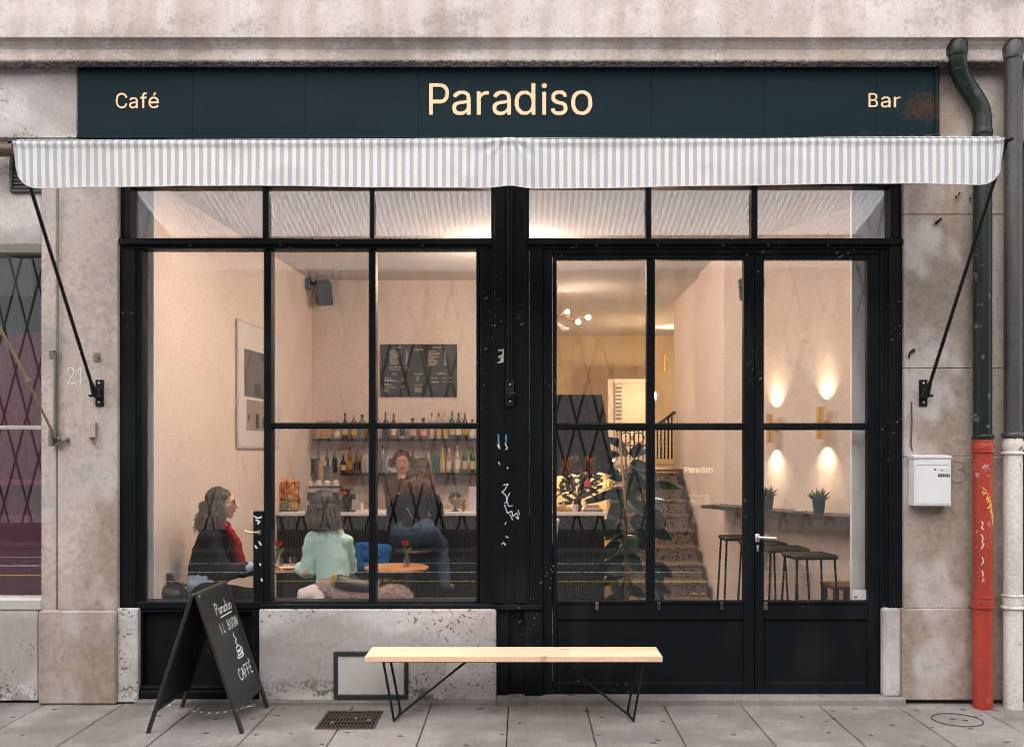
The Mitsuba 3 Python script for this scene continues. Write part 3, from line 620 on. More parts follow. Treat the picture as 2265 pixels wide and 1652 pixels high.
part(dr_, 'sticker_print', cat([onto(prism(Polygon(arc(.5, .5, .4, .25, 0, 360, 20)), .0006), P(1888, 1324, .0945), (.03, 0, 0), (0, 0, .03))]), 'satin', (.80, .79, .78))
# remains of stickers, scratches and scribble on the dark paint
def marks(label, lines, y, w, col, name='paint_scribble', catname='graffiti'):
    m = strokes([[(X(a, y), Z(b, y)) for a, b in l] for l in lines], w, .0006)
    k = thing(name, label, catname); pieces(k, 'dab', onto(m, (0, y, 0), (1, 0, 0), (0, 0, 1)), 'matte', col)
sc = random.Random(8)
marks('white scribbled tag down the centre post', [[(1113, 1073), (1124, 1070), (1116, 1084), (1110, 1088), (1118, 1094), (1122, 1110), (1116, 1112)], [(1127, 1090), (1120, 1106), (1125, 1120), (1133, 1118)], [(1116, 1116), (1122, 1135), (1132, 1130), (1134, 1142), (1143, 1134), (1147, 1148), (1140, 1143)], [(1128, 1138), (1134, 1150)], [(1146, 1128), (1149, 1138)], [(1117, 1160), (1119, 1155)], [(1119, 1186), (1124, 1189)], [(1110, 1203), (1114, 1199), (1118, 1206)]], .0168, .0058, (.60, .60, .60))
marks('torn white sticker remains on the centre post above the bracket', [[(1103, 775), (1113, 774), (1112, 800), (1102, 802)], [(1103, 790), (1110, 786), (1108, 800)]], .0168, .012, (.42, .38, .33), 'sticker_remains', 'sticker')
marks('blue and white paint drips on the centre post', [[(1102, 962), (1103, 985)], [(1119, 962), (1120, 978)]], .0168, .012, (.10, .22, .33), 'paint_drip', 'paint mark')
marks('white flaking dabs below the blue drips on the centre post', [[(1100, 985), (1105, 992), (1103, 982)], [(1117, 981), (1122, 991), (1119, 994)], [(1103, 1022), (1105, 1027)], [(1122, 1034), (1123, 1036)]], .0166, .008, (.55, .55, .54), 'paint_drip', 'paint mark')
marks('white paint spots down the lock stile of the disused door', [[(562, 1142), (571, 1146), (578, 1143)], [(566, 1150), (574, 1153), (570, 1158)], [(573, 1198), (577, 1205)], [(564, 1207), (568, 1212)], [(575, 1247), (576, 1250)], [(578, 1280), (579, 1284)]], .0572, .011, (.62, .61, .60), 'sticker_remains', 'sticker')

# ------------------------------------------------------------------ rain pipes
gp = thing('rain_pipe', 'dark green rain pipe with a double bend, red painted below', 'drainpipe')
yp = -.10
part(gp, 'upper_pipe', tube([P(2117, 95, -.152), P(2117, 128, -.15), P(2119, 148, -.135), P(2124, 165, -.12), P(2132, 182, -.108)] + [P(*q, yp) for q in ( (2143, 199), (2153, 213), (2163, 229), (2170, 246), (2173, 264), (2173, 290), (2173, 400), (2173, 970))], .062, 28), 'green_pipe_paint', smooth=40)
def collar(dx, dy, h, r, bs, own, name='collar', y_=-.10, **k):
    part(own, name, lathe([(0, 0), (r * .92, 0), (r, h * .25), (r, h * .75), (r * .92, h), (0, h)], 28, P(dx, dy, y_)), bs, smooth=40, **k)
collar(2116, 126, .105, .072, 'green_pipe_paint', gp, 'pipe_socket', -.152); collar(2173, 303, .05, .068, 'green_pipe_paint', gp); collar(2174, 972, .035, .072, 'green_pipe_paint', gp)
[part(gp, 'seam_ring', m_, 'green_pipe_paint', smooth=40) for m_ in (tube([P(2119, 158, -.126) + .0645 * np.array((math.cos(t), math.sin(t), .15 * math.cos(t))) for t in np.linspace(0, 2 * math.pi, 25)], .004, 6), tube([P(2148, 206, yp) + .065 * np.array((.62 * math.cos(t), math.sin(t), .78 * math.cos(t))) for t in np.linspace(0, 2 * math.pi, 25)], .004, 6))]
part(gp, 'lower_pipe', cyl(P(2174, 1568, yp), P(2174, 972, yp), .0645, n=28), 'red_pipe_paint', smooth=40, label='red painted lower pipe with yellow scrawl')
for dy, h, r in ((998, .055, .072), (1001, .014, .080), (1342, .075, .071), (1344, .016, .079), (1321, .010, .075)): collar(2174, dy, h, r, 'red_pipe_paint', gp, 'red_collar')
part(gp, 'wall_clip', cat(bx(X(2150), X(2160), yp, .004, Z(1006), Z(1000), .003), bx(X(2142), X(2160), yp, .004, Z(1344), Z(1338), .003)), 'satin', (.10, .06, .05))
wp = thing('rain_pipe', 'straight grey rain pipe, painted white below, at the right edge', 'drainpipe')
part(wp, 'upper_pipe', tube([P(2241, 970, yp), P(2241, 400, yp), P(2241, 250, -.115), P(2241, 140, -.145), P(2241, 95, -.150)], .060, 28), 'grey_pipe_paint', smooth=40)
collar(2239, 132, .125, .070, 'grey_pipe_paint', wp, 'pipe_socket', -.150); collar(2240, 968, .035, .072, 'grey_pipe_paint', wp)
part(wp, 'lower_pipe', cyl(P(2240, 1566, yp), P(2240, 970, yp), .062, n=28), 'white_pipe_paint', smooth=40, label='white painted lower pipe')
for dy, h, r in ((996, .07, .071), (1005, .016, .078), (1342, .085, .068), (1346, .020, .077), (1318, .010, .074)): collar(2240, dy, h, r, 'white_pipe_paint', wp, 'white_collar')
def on_pipe(label, dx, r, lines, w, col):
    """paint strokes on a pipe: (degrees round the pipe from its front, photograph y)"""
    ms = []
    for l in lines:
        pts = [np.array((X(dx, yp) + (r + .0008) * math.sin(math.radians(a)), yp - (r + .0008) * math.cos(math.radians(a)), Z(b, yp - r))) for a, b in l]
        out = [pts[0]]
        for q in pts[1:]:
            for t in (.25, .5, .75, 1): out.append(out[-1] + (q - out[-1]) * 1.0 if t == 1 else pts[0] * 0 + out[-1] + (q - out[-1]) * .33)
        ms.append(tube(out, w / 2, 5))
    k = thing('graffiti', label, 'graffiti'); [part(k, 'stroke', m_, 'matte', col) for m_ in ms]
on_pipe('yellow scrawled tag winding down the red pipe', 2174, .0645, [[(-30, 1078), (-5, 1085), (-22, 1096), (-30, 1086), (8, 1092), (-8, 1106), (16, 1098), (0, 1112), (22, 1106), (14, 1120), (-4, 1124), (20, 1122), (26, 1112), (32, 1130), (22, 1136), (16, 1126), (36, 1134), (30, 1146), (48, 1138), (40, 1160)]], .0055, (.75, .50, .10))
on_pipe('white flaking paint marks on the left of the red pipe', 2174, .0645, [[(-32, 1152), (-25, 1160), (-34, 1166), (-22, 1172)], [(-36, 1182), (-24, 1190), (-30, 1200), (-20, 1204), (-34, 1214)], [(-30, 1232), (-22, 1240), (-33, 1250)], [(-34, 1262), (-24, 1266), (-28, 1276)]], .008, (.60, .55, .52))

# ------------------------------------------------------------------ letterbox
lb = thing('letterbox', 'white metal letterbox on the right pilaster', 'letterbox')
part(lb, 'case', pbox(2022, 2104, 1009, 1119, -.105, .10, .004), 'satin', (.66, .655, .675))
part(lb, 'hood', xprofile([(-.004, Z(1006)), (-.118, Z(1008, -.118)), (-.118, Z(1013, -.118)), (-.10, Z(1013, -.118)), (-.004, Z(1013))], X(2021, -.118), X(2105, -.118)), 'satin', (.68, .675, .695))
part(lb, 'flap', pbox(2026, 2101, 1016, 1029, -.112, .01, .003), 'satin', (.68, .675, .695))
part(lb, 'door', pbox(2025, 2101, 1031, 1115, -.110, .008, .002), 'satin', (.67, .665, .685))
part(lb, 'lock', cat(cyl(P(2068, 1038, -.105), P(2068, 1038, -.114), .007, n=14), bx(X(2065), X(2070), -.116, -.113, Z(1040.5, -.116), Z(1038, -.116))), 'metal', (.30, .29, .28), smooth=40)
part(lb, 'name_plate', pbox(2075, 2101, 1048, 1055, -.1115, .002, .0005), 'satin', (.07, .07, .075))
m = meshkit.text_mesh('. . . . .', 1.0, 1.0)
part(lb, 'name_print', fit(m, X(2079, -.1118), X(2098, -.1118), Z(1053.3, -.1118), Z(1049.7, -.1118), -.1116, .0006), 'matte', (.55, .55, .56))

# ------------------------------------------------------------------ bench
bn = thing('bench', 'pine plank bench on thin black wire legs in front of the cafe', 'bench')
zt, zb_ = .4414, .403
part(bn, 'plank', bx(-1.027, .915, -.500, -.399, zb_, zt, .004), 'pine_wood'); part(bn, 'plank', bx(-1.027, .915, -.3975, -.294, zb_, zt - .001, .004), 'pine_wood'); part(bn, 'plank', bx(-1.027, .915, -.2925, -.192, zb_, zt, .004), 'pine_wood')
for s in (-1, 1):
    c = -.056
    ft, rt, ff, rf = (c + s * .853, -.462, .392), (c + s * .845, -.235, .392), (c + s * .783, -.470, .013), (c + s * .772, -.228, .013)
    part(bn, 'leg_frame', cat(tube([rt, rf, ff, ft], .0085, 10), tube([rt, ft], .008, 10)), 'black_iron', smooth=40)
    part(bn, 'brace', tube([(c + s * .765, -.35, .02), (c + s * .29, -.35, .397)], .008, 10), 'black_iron', smooth=40)
    part(bn, 'foot_bar', tube([(c + s * .775, -.24, .015), (c + s * .765, -.35, .02), (c + s * .782, -.46, .015)], .007, 8), 'black_iron', smooth=40)
[part(bn, 'under_bar', m_, 'black_iron') for m_ in (bx(-.92, .81, -.468, -.452, .393, .403, .002), bx(-.92, .81, -.243, -.227, .393, .403, .002))]

# ------------------------------------------------------------------ sandwich board
ab = thing('sandwich_board', 'black chalkboard A-frame sign open on the pavement left of the bench', 'sandwich board')
apx, apz, y0b, y1b = -2.068, .875, -.712, -.075
def board_leaf(s, foot):
    u = np.array((0, 1, 0.0)); v = np.array((apx + s * .010 - foot, 0, apz)); L = np.linalg.norm(v); v /= L
    w = np.cross(u, v); w *= s * np.sign(w[0]); W_ = y1b - y0b
    def slab(u0, u1, v0, v1, w0, w1, b=.003):
        m = bx(u0, u1, v0, v1, w0, w1, b); q = np.asarray(m.vertices)
        m.vertices = np.array((foot, y0b, 0.0)) + q[:, :1] * u + q[:, 1:2] * v + q[:, 2:3] * w
        m.fix_normals(); return m
    col = (.019, .0185, .0175)
    for a, b in ((0, .032), (W_ - .032, W_)): part(ab, 'leg', slab(a, b, 0, L, -.011, .011), 'satin', col)
    part(ab, 'rail', slab(.032, W_ - .032, L - .04, L - .002, -.010, .010), 'satin', col); part(ab, 'rail', slab(.032, W_ - .032, .135, .175, -.010, .010), 'satin', col)
    part(ab, 'chalk_panel', slab(.031, W_ - .031, .17, L - .035, -.004, .004, .001), 'satin', (.017, .019, .0185))
    for q in (.02, W_ - .02): part(ab, 'hinge_screw', ball(np.array((foot, y0b, 0)) + q * u + (L - .02) * v + .012 * w, .006, 1), 'metal', (.6, .58, .5), smooth=True)
    part(ab, 'hinge_screw', ball(np.array((foot, y0b, 0)) + .016 * u + .15 * v + .012 * w, .006, 1), 'metal', (.6, .58, .5), smooth=True)
    return u, v, w, L, W_
board_leaf(-1, -2.362)
u, v, w, L, W_ = board_leaf(1, -1.768)
def chalk(lines, uc, vd, su, sv, wd=.006):
    """lines in a unit box, centred at u = uc and vd below the top of the leaf"""
    m = strokes([[((a - .5) * su, (b - .5) * sv) for a, b in l] for l in lines], wd, .0008)
    o = np.array((-1.768, y0b, 0)) + uc * u + (L - vd) * v + .0042 * w
    part(ab, 'chalk_writing', onto(m, o, u, v), 'matte', (.78, .78, .78))
def word(gl, gap=.25):
    out, x = [], 0.0
    for g, wd in gl:
        out += [[(x + a * wd, b) for a, b in l] for l in g]; x += wd + gap
    t = x - gap
    return [[(a / t, b) for a, b in l] for l in out]
G = dict(P=[[(.1, 0), (.15, 1), (.8, .95), (.95, .72), (.6, .5), (.12, .46)]], a=[arc(.42, .25, .38, .25, 60, 400) + [(.85, .03), (1, .05)]], r=[[(.05, .5), (.15, 0), (.2, .35), (.6, .52), (.95, .44)]],
    d=[arc(.4, .25, .38, .25, 40, 390) + [(.85, 1.0), (.8, .05)]], i=[[(.5, .5), (.5, .02)], [(.48, .74), (.55, .78)]], s=[[(.9, .45), (.4, .52), (.3, .34), (.8, .2), (.6, .0), (.1, .06)]], o=[arc(.5, .25, .42, .25, 0, 370)],
    I=[[(.5, 0), (.5, 1)]], L=[[(.2, 1), (.15, 0), (.9, .05)]], B=[[(.1, 0), (.12, 1), (.7, .95), (.75, .6), (.15, .52), (.8, .45), (.9, .1), (.1, 0)]], U=[[(.05, 1), (.1, .2), (.5, 0), (.88, .2), (.95, 1)]], O=[arc(.5, .5, .45, .5, 80, 450)],
    N=[[(.05, 0), (.1, 1), (.85, 0), (.95, 1)]], C=[arc(.6, .5, .5, .5, 50, 310)], A=[[(0, 0), (.5, 1), (.95, 0)], [(.2, .38), (.8, .4)]], F=[[(.1, 0), (.12, 1), (.95, 1.0)], [(.1, .52), (.8, .55)]], E=[[(.95, 0), (.1, 0), (.12, 1), (.95, 1)], [(.1, .5), (.8, .52)], [(.35, 1.32), (.65, 1.16)]])
chalk(word([(G['P'], 1), (G['a'], .7), (G['r'], .55), (G['a'], .7), (G['d'], .7), (G['i'], .3), (G['s'], .55), (G['o'], .7)], .10), .40, .145, .33, .078, .0046)
chalk([[(0, .4), (.5, .5), (1, .52)]], .41, .205, .24, .03, .006)
chalk(word([(G['I'], .2), ([], .15), (G['L'], .6), ([], .7), (G['B'], .8), (G['U'], .8), (G['O'], .8), (G['N'], .8)], .34), .40, .275, .36, .066, .0042)
chalk([arc(.5, .36, .30, .1, 0, 360), [(.2, .36), (.25, .16), (.42, .1), (.6, .1), (.75, .16), (.8, .36)], arc(.5, .06, .46, .06, 0, 360), arc(.85, .25, .14, .09, 80, -80), [(.55, .5), (.35, .62), (.6, .74), (.4, .86), (.5, 1.0)], [(.3, .3), (.7, .2)], [(.3, .22), (.65, .3)]], .43, .425, .15, .17, .007)
chalk(word([(G['C'], .8), (G['A'], .8), (G['F'], .7), (G['F'], .7), (G['E'], .7)], .2), .42, .605, .29, .074, .0065)
ch = []
for k in range(22):
    t = k / 21; q = np.array((-2.33 + .55 * t, -.66 - .0 * t, .10 - .05 * math.sin(math.pi * t)))
    ch.append(trimesh.creation.torus(.0095, .0024, 8, 6).apply_transform(trimesh.transformations.rotation_matrix(math.pi / 2 * (k % 2), (1, 0, 0))).apply_scale((1.5, 1, 1)).apply_translation(q + (0, .25, 0)))
part(ab, 'chain', cat(ch), 'metal', (.5, .48, .44), smooth=40)

# ------------------------------------------------------------------ drain grate, manhole cover, litter
dg = thing('drain_grate', 'rusty square drain grate with leaves caught in it beside the sandwich board', 'drain grate')
gx0, gx1, gy0, gy1 = -1.328, -.948, -.615, -.195
part(dg, 'hinge_rod', bx(gx0 + .02, gx1 - .02, (gy0 + gy1) / 2 - .006, (gy0 + gy1) / 2 + .006, -.03, -.005), 'satin', (.05, .037, .028))
part(dg, 'frame', cat(bx(gx0, gx1, gy0, gy0 + .018, .001, .007, .002), bx(gx0, gx1, gy1 - .018, gy1, .001, .007, .002), bx(gx0, gx0 + .018, gy0 + .018, gy1 - .018, .001, .007, .002), bx(gx1 - .018, gx1, gy0 + .018, gy1 - .018, .001, .007, .002)), 'satin', (.035, .027, .022))
for i in range(15):
    x = gx0 + .034 + i * .0223
    part(dg, 'bar', bx(x - .0055, x + .0055, gy0 + .018, gy1 - .018, .001, .0065, .002), 'satin', (.028, .021, .016))
part(dg, 'cross_bar', cat([bx(gx0 + .018, gx1 - .018, y - .006, y + .006, .001, .0055, .002) for y in np.linspace(gy0 + .07, gy1 - .07, 4)]), 'satin', (.025, .019, .015))
mh = thing('manhole_cover', 'round concrete-filled manhole cover near the right-hand pipes', 'manhole cover')
mc = (2.876, -.405)
part(mh, 'ring', cat([tube([(mc[0] + .157 * math.cos(t), mc[1] + .157 * math.sin(t), .0008) for t in np.linspace(0, 2 * math.pi, 49)], .0042, 6, False)]), 'matte', (.05, .045, .042))
part(mh, 'lifting_slot', cat([lathe([(0, 0), (.016, 0), (.014, .0016), (0, .0018)], 12, (mc[0] + a, mc[1] + b, .0002)) for a, b in ((-.02, .02), (.05, -.01))]), 'matte', (.04, .035, .03))
lr = random.Random(3)
def leaf_mesh(x, y, s, a, z=.002):
    pts = np.array([(-1, 0, 0), (-.3, .4, .25), (.6, .3, .1), (1, 0, .3), (.5, -.35, .15), (-.4, -.4, .3)]) * s
    c, q = math.cos(a), math.sin(a); pts[:, :2] = pts[:, :2] @ np.array([[c, q], [-q, c]])
    return trimesh.convex.convex_hull(np.vstack([pts, pts * (1, 1, 0.2) - (0, 0, .0008)]) + (x, y, z))
for x, y, sz, an, colr, lab in ((-1.24, -.50, .016, 1.0, (.42, .22, .10), 'rust-brown dry leaf at the front left corner of the drain grate'), (-1.10, -.40, .018, 2.2, (.30, .17, .08), 'dark dry leaf in the middle of the drain grate'),
        (-1.01, -.44, .015, .4, (.5, .36, .24), 'pale dry leaf on the right side of the drain grate'), (-1.20, -.66, .014, 3.0, (.33, .22, .10), 'scrap of brown leaf just below the drain grate'), (-1.08, -.68, .012, 4.1, (.42, .30, .16), 'yellowish scrap of leaf below the right half of the drain grate'),
        (-2.83, -.50, .012, .6, (.55, .5, .42), 'pale scrap of litter on the pavement left of the sandwich board'), (-.30, -.10, .014, 2.0, (.40, .26, .14), 'small orange leaf by the footing under the bench'), (.12, -.06, .015, 1.2, (.45, .30, .18), 'small tan leaf on the pavement at the left end of the threshold'),
        (1.30, -.30, .011, 5.0, (.58, .54, .47), 'pale scrap of paper on the pavement right of the bench'), (2.45, -.12, .012, 3.3, (.32, .20, .12), 'brown leaf on the pavement under the letterbox')):
    single('fallen_leaf', lab, 'leaf', leaf_mesh(x, y, sz, an, .009 if 'of the drain' in lab and y > -.6 else .002), 'matte', colr)
# ------------------------------------------------------------------ the cafe room: shell
HC, FL = 3.75, 0.12
WALL = 'room_plaster'
struct('room_floor', bx(-2.9, 3.2, .2, 9.9, FL - .08, FL), 'satin', (.16, .13, .11), label='dark cafe floor')
struct('room_ceiling', bx(-2.9, 3.3, .19, 10.2, HC, HC + .08), 'matte', (.44, .41, .385), label='pale cafe ceiling')
def wall_between(name, a, b, z0, z1, th, bs=WALL, col=None, label=None):
    a, b = np.array(a), np.array(b); d = (b - a) / np.linalg.norm(b - a); n = np.array((-d[1], d[0])) * th
    poly = Polygon([a, b, b + n, a + n])
    m = prism(poly, z1 - z0); m.apply_translation((0, 0, z0)); m.fix_normals()
    return struct(name, m, bs, col, label=label)
wall_between('room_wall', (-2.69, .30), (-2.435, 4.4), FL, HC, .12, label='left plastered wall of the cafe room')
wall_between('room_wall', (-2.6, 4.4), (.36, 4.4), FL, HC, .12, label='plastered wall behind the bar shelves')
struct('room_wall', bx(-2.95, -2.69, .26, .30, FL, HC), 'matte', (.62, .61, .63), label='pale wall end just inside the left window')
struct('room_wall', bx(X(1884, .26), 3.1, .26, .30, FL, HC), 'matte', (.66, .655, .68), label='pale wall end just inside the right door')
A_, B_ = np.array((1.97, 2.62)), np.array((2.98, .36))
wall_between('room_wall', B_, A_, FL, HC, -.12, label='plastered wall with brass sconces')
wall_between('room_wall', (1.97, 2.63), (1.97, 4.0), FL, HC, -.12, label='plastered wall beside the terrazzo stairs')
wall_between('room_wall', (2.01, 4.0), (2.01, 6.0), FL, HC, -.12, label='set-back wall at the top of the terrazzo stairs')
wall_between('room_wall', (3.2, 6.0), (3.2, 9.9), FL, HC, -.1, label='side wall of the upper back room')
wall_between('room_wall', (2.01, 6.02), (3.2, 6.02), FL, HC, -.04, label='return wall of the upper back room')
wall_between('room_wall', (-.2, 9.8), (3.3, 9.8), FL, HC, .1, bs='matte', col=(.74, .61, .40), label='yellow back wall of the upper room')
wall_between('room_wall', (.36, 9.9), (.36, 4.52), FL, HC, -.1, label='inner side wall beyond the bar')
struct('back_room_floor', bx(.36, 3.3, 5.3, 9.9, 1.45, 1.55), 'satin', (.15, .11, .08), label='raised floor of the upper back room')

# lamps --------------------------------------------------------------------------------
def lamp(rgb, k, w=1.0): return {'type': 'area', 'sampling_weight': float(w), 'radiance': {'type': 'rgb', 'value': [float(c * k * LAMP) for c in rgb]}}
LC = (1.0, .775, .60)
def bulb(parent, c, r, k, rgb=LC, name='bulb', w=1.0):
    key = fresh(parent + '__' + name)
    scene[key] = dict(type='sphere', center=[float(q) for q in c], radius=float(r), emitter=lamp(rgb, k, w), bsdf={'type': 'diffuse', 'reflectance': {'type': 'rgb', 'value': .5}})
pl = thing('unseen_pendant_lamp', 'unseen round lamp behind the dark centre post, lighting the ceiling', 'lamp')  # out of view behind the post, placed to light the ceiling around it
bulb(pl, (-.115, 2.3, 3.40), .105, 25, name='globe', w=4.0)
part(pl, 'cord', cyl((-.115, 2.3, 3.505), (-.115, 2.3, HC), .006, n=8), 'black_iron', smooth=40)
for x0, x1, k, lab in ((-1.75, -.35, 15.0, 'unseen light strip in the ceiling along the left window, lighting the room'), (.35, 1.85, 5.0, 'unseen light strip in the ceiling above the cafe door, lighting the room')):
    t = thing('unseen_light_strip', lab, 'lamp')  # out of view above the awning line, placed to light the room evenly
    part(t, 'rim', cat(bx(x0 - .02, x1 + .02, .315, .325, HC - .012, HC + .004), bx(x0 - .02, x1 + .02, .425, .435, HC - .012, HC + .004)), 'satin', (.6, .6, .6))
    m = bx(x0, x1, .325, .425, HC - .006, HC + .004); part(t, 'diffuser', m, 'matte', (.5, .5, .5), emitter=lamp(LC, k, 4.0))
ch_ = thing('chandelier', 'ceiling lamp with glowing tube bulbs at the back of the room', 'lamp')
yc = 4.9
base = P(1228, 700, yc)
part(ch_, 'rod', cyl(base, (base[0], yc, HC), .010, n=8), 'black_iron', smooth=40)
for a, b, e in ((1255, 690, .1), (1301, 702, -.1), (1279, 712, -.25)):
    q = P(a, b, yc + e); part(ch_, 'arm', tube([base, q - (0.03, 0, 0)], .010, 8), 'satin', (.30, .20, .10), smooth=40); bulb(ch_, q, .030, 11, w=.3)
part(ch_, 'arm', tube([base, P(1232, 722, yc - .2)], .010, 8), 'satin', (.30, .20, .10), smooth=40)
part(ch_, 'tube_bulb', tube([P(1234, 716, yc - .2), P(1248, 728, yc - .2), P(1258, 729, yc - .2)], [.02, .03, .02], 10), 'gloss', (.85, .80, .72), smooth=60)
def sconce(c, out, lab, s=1.0, k=.17, dirs=(1, -1)):
    """a brass tube standing off a wall; out = unit vector away from the wall"""
    t = thing('wall_sconce', lab, 'lamp'); c = np.array(c, float); out = np.array((out[0], out[1], 0.0)); r = .032 * s; h = .135 * s
    tubem = lathe([(r * .85, -h + .004), (r, -h), (r, h), (r * .85, h - .004), (r * .82, h - .03), (0, h - .03)], 20, c); part(t, 'tube', tubem, 'metal', (1.0, .70, .22), smooth=40)
    part(t, 'wall_mount', cat(cyl(c - out * r, c - out * .076 * s, .010 * s), cyl(c - out * .066 * s, c - out * .078 * s, .030 * s)), 'metal', (.72, .50, .20), smooth=40)
    for d in dirs:
        o = c + (0, 0, d * (h + .004)); tgt = o + np.array((0, 0, d)) - out * .22
        scene[fresh(t + '_light')] = dict(type='spot', sampling_weight=.9, intensity={'type': 'rgb', 'value': [float(q * k * LAMP) for q in (1.0, .76, .50)]}, cutoff_angle=42.0, beam_width=2.0,
            to_world=T().look_at(origin=list(map(float, o)), target=list(map(float, tgt)), up=[float(out[1]), float(-out[0]), 0]))
dW = (A_ - B_) / np.linalg.norm(A_ - B_); nW = np.array((-abs(dW[1]), -abs(dW[0])))
if nW @ (np.array((0, 0)) - A_) < 0: nW = -nW
def on_wall(dx, off=0.0):
    """the point of the sconce wall, off metres in front of it, that the photograph shows at column dx"""
    o = np.array((0.0, CAM_Y)); q = (dx - 1155.0) * KP / 6.8
    a = A_ + nW * off
    # a + t*dW on the line x = q * (y + 6.8)
    t = (q * (a[1] - CAM_Y) - a[0]) / (dW[0] - q * dW[1])
    return a + t * dW
for dx, dy, lab in ((1703, 948, 'brass tube wall lamp shining up and down, behind the door stile'), (1814, 936, 'brass tube wall lamp shining up and down, in the middle of the narrow door')):
    q = on_wall(dx, .078); sconce((q[0], q[1], Z(dy, q[1])), nW, lab, 1.0 if dx > 1750 else .95)
sconce((X(1470, 8.6), 8.6, Z(803, 8.6)), (-1, 0), 'small brass wall lamp in the upper back room', 1.0, .7, (1,))
bl = thing('unseen_back_room_lamp', 'unseen warm lamp lighting the upper back room from behind the door mullion', 'lamp')  # out of view behind the mullion, placed to light the upper room
bulb(bl, (X(1440, 7.8), 7.8, 2.6), .08, 26, (1.0, .70, .40), w=1.5); part(bl, 'cord', cyl((X(1440, 7.8), 7.8, 2.65), (X(1440, 7.8), 7.8, HC), .006, n=8), 'black_iron')

# bar ----------------------------------------------------------------------------------
yB, zB = 3.08, 1.15
br_ = thing('bar_counter', 'long bar counter with a black ribbed front and a thin white top', 'bar counter')
x0b, x1b = -2.50, X(1338, yB)
part(br_, 'top', bx(x0b, x1b + .03, yB - .03, yB + .50, zB - .035, zB, .004), 'satin', (.70, .66, .62))
ribs = []
n = int((x1b - x0b) / .028)
pts = [(x0b, yB + .5)]
for i in range(n):
    a = x0b + (x1b - x0b) * i / n; w = (x1b - x0b) / n
    pts += [(a + w * .12, yB + .018), (a + w * .22, yB + .004), (a + w * .78, yB + .004), (a + w * .88, yB + .018)]
pts += [(x1b, yB + .5)]
m = prism(Polygon(pts), zB - .036 - FL); m.apply_translation((0, 0, FL)); part(br_, 'ribbed_front', m, 'satin', (.012, .0125, .013))
yS_ = 4.4
shf = []
for dy, lab, x0 in ((970, 'upper black shelf of bottles behind the bar', 690), (1046, 'lower black shelf of bottles behind the bar', 752)):
    k = thing('bar_shelf', lab, 'shelf')
    add(k, bx(X(x0, yS_ - .22), X(1160, yS_), yS_ - .22, yS_ + .0, Z(dy, yS_ - .22) - .028, Z(dy, yS_ - .22), .003), 'satin', (.012, .013, .014))
rb = random.Random(12)
def bottle(x, y, z, h, w, col, lab_col, cap, label, kind=0):
    """one bottle: glass, paper label, cap"""
    t = thing('bottle', label, 'bottle'); r = w / 2
    if kind == 0: pr = [(0, 0), (r * .92, 0), (r, .01), (r, h * .56), (r * .85, h * .64), (r * .36, h * .74), (r * .30, h * .80), (r * .30, h * .90), (0, h * .90)]
    elif kind == 1: pr = [(0, 0), (r * .92, 0), (r, .01), (r, h * .66), (r * .7, h * .74), (r * .32, h * .79), (r * .30, h * .90), (0, h * .90)]
    else: pr = [(0, 0), (r * .9, 0), (r, .012), (r * 1.02, h * .62), (r * .9, h * .72), (r * .42, h * .78), (r * .40, h * .88), (0, h * .88)]
    part(t, 'glass', lathe(pr, 14, (x, y, z)), 'gloss', col, smooth=50)
    ch2 = pr[-2][1]; rr = pr[-2][0]
    part(t, 'cap', lathe([(0, 0), (rr * 1.18, 0), (rr * 1.18, h - ch2), (0, h - ch2)], 10, (x, y, z + ch2)), 'satin', cap, smooth=50)
    if lab_col is not None:
        a = np.linspace(-math.pi * .95, -math.pi * .05, 9); zz = (h * .14, h * .46)
        v = [(x + (r * 1.02) * math.cos(q), y + (r * 1.02) * math.sin(q), z + s) for s in zz for q in a]
        f = [(i, i + 1, 9 + i + 1) for i in range(8)] + [(i, 9 + i + 1, 9 + i) for i in range(8)]
        part(t, 'paper_label', trimesh.Trimesh(v, f, process=False), 'matte', lab_col, smooth=True)
BOT_COL = dict(clear=(.42, .37, .33), dark=(.018, .022, .017), green=(.018, .09, .030), amber=(.20, .065, .012), red=(.34, .03, .022), teal=(.03, .13, .12), yellow=(.52, .34, .055), pale=(.42, .38, .24), brown=(.055, .024, .014), smoke=(.14, .13, .12), pink=(.46, .28, .23), blue=(.22, .27, .30))
WHT, CRM, BLK, GLD, RED_, PNK = (.66, .62, .56), (.60, .47, .25), (.02, .02, .02), (.50, .30, .07), (.40, .035, .03), (.55, .36, .30)
def shelf_row(rows, dyb, floor_zoom, where):
    y = yS_ - .12
    for x_, top, wz_, c, lc, cp, kind in rows:
        dx = (840 + x_ / 3.905) / 1.3245
        h = (floor_zoom - top) / 3.905 / 1.3245 * KP * ratio(y); w = wz_ / 3.905 / 1.3245 * KP * ratio(y)
        nm = {v: k for k, v in (('white', WHT), ('cream', CRM), ('black', BLK), ('golden', GLD), ('red', RED_), ('pink', PNK))}
        bottle(X(dx, y), y, Z(dyb, yS_ - .22) + .001, h, w, BOT_COL[c], lc, cp, where.format(c=c, l=(nm[lc] + ' label' if lc else 'no label'), k=nm[cp]), kind)
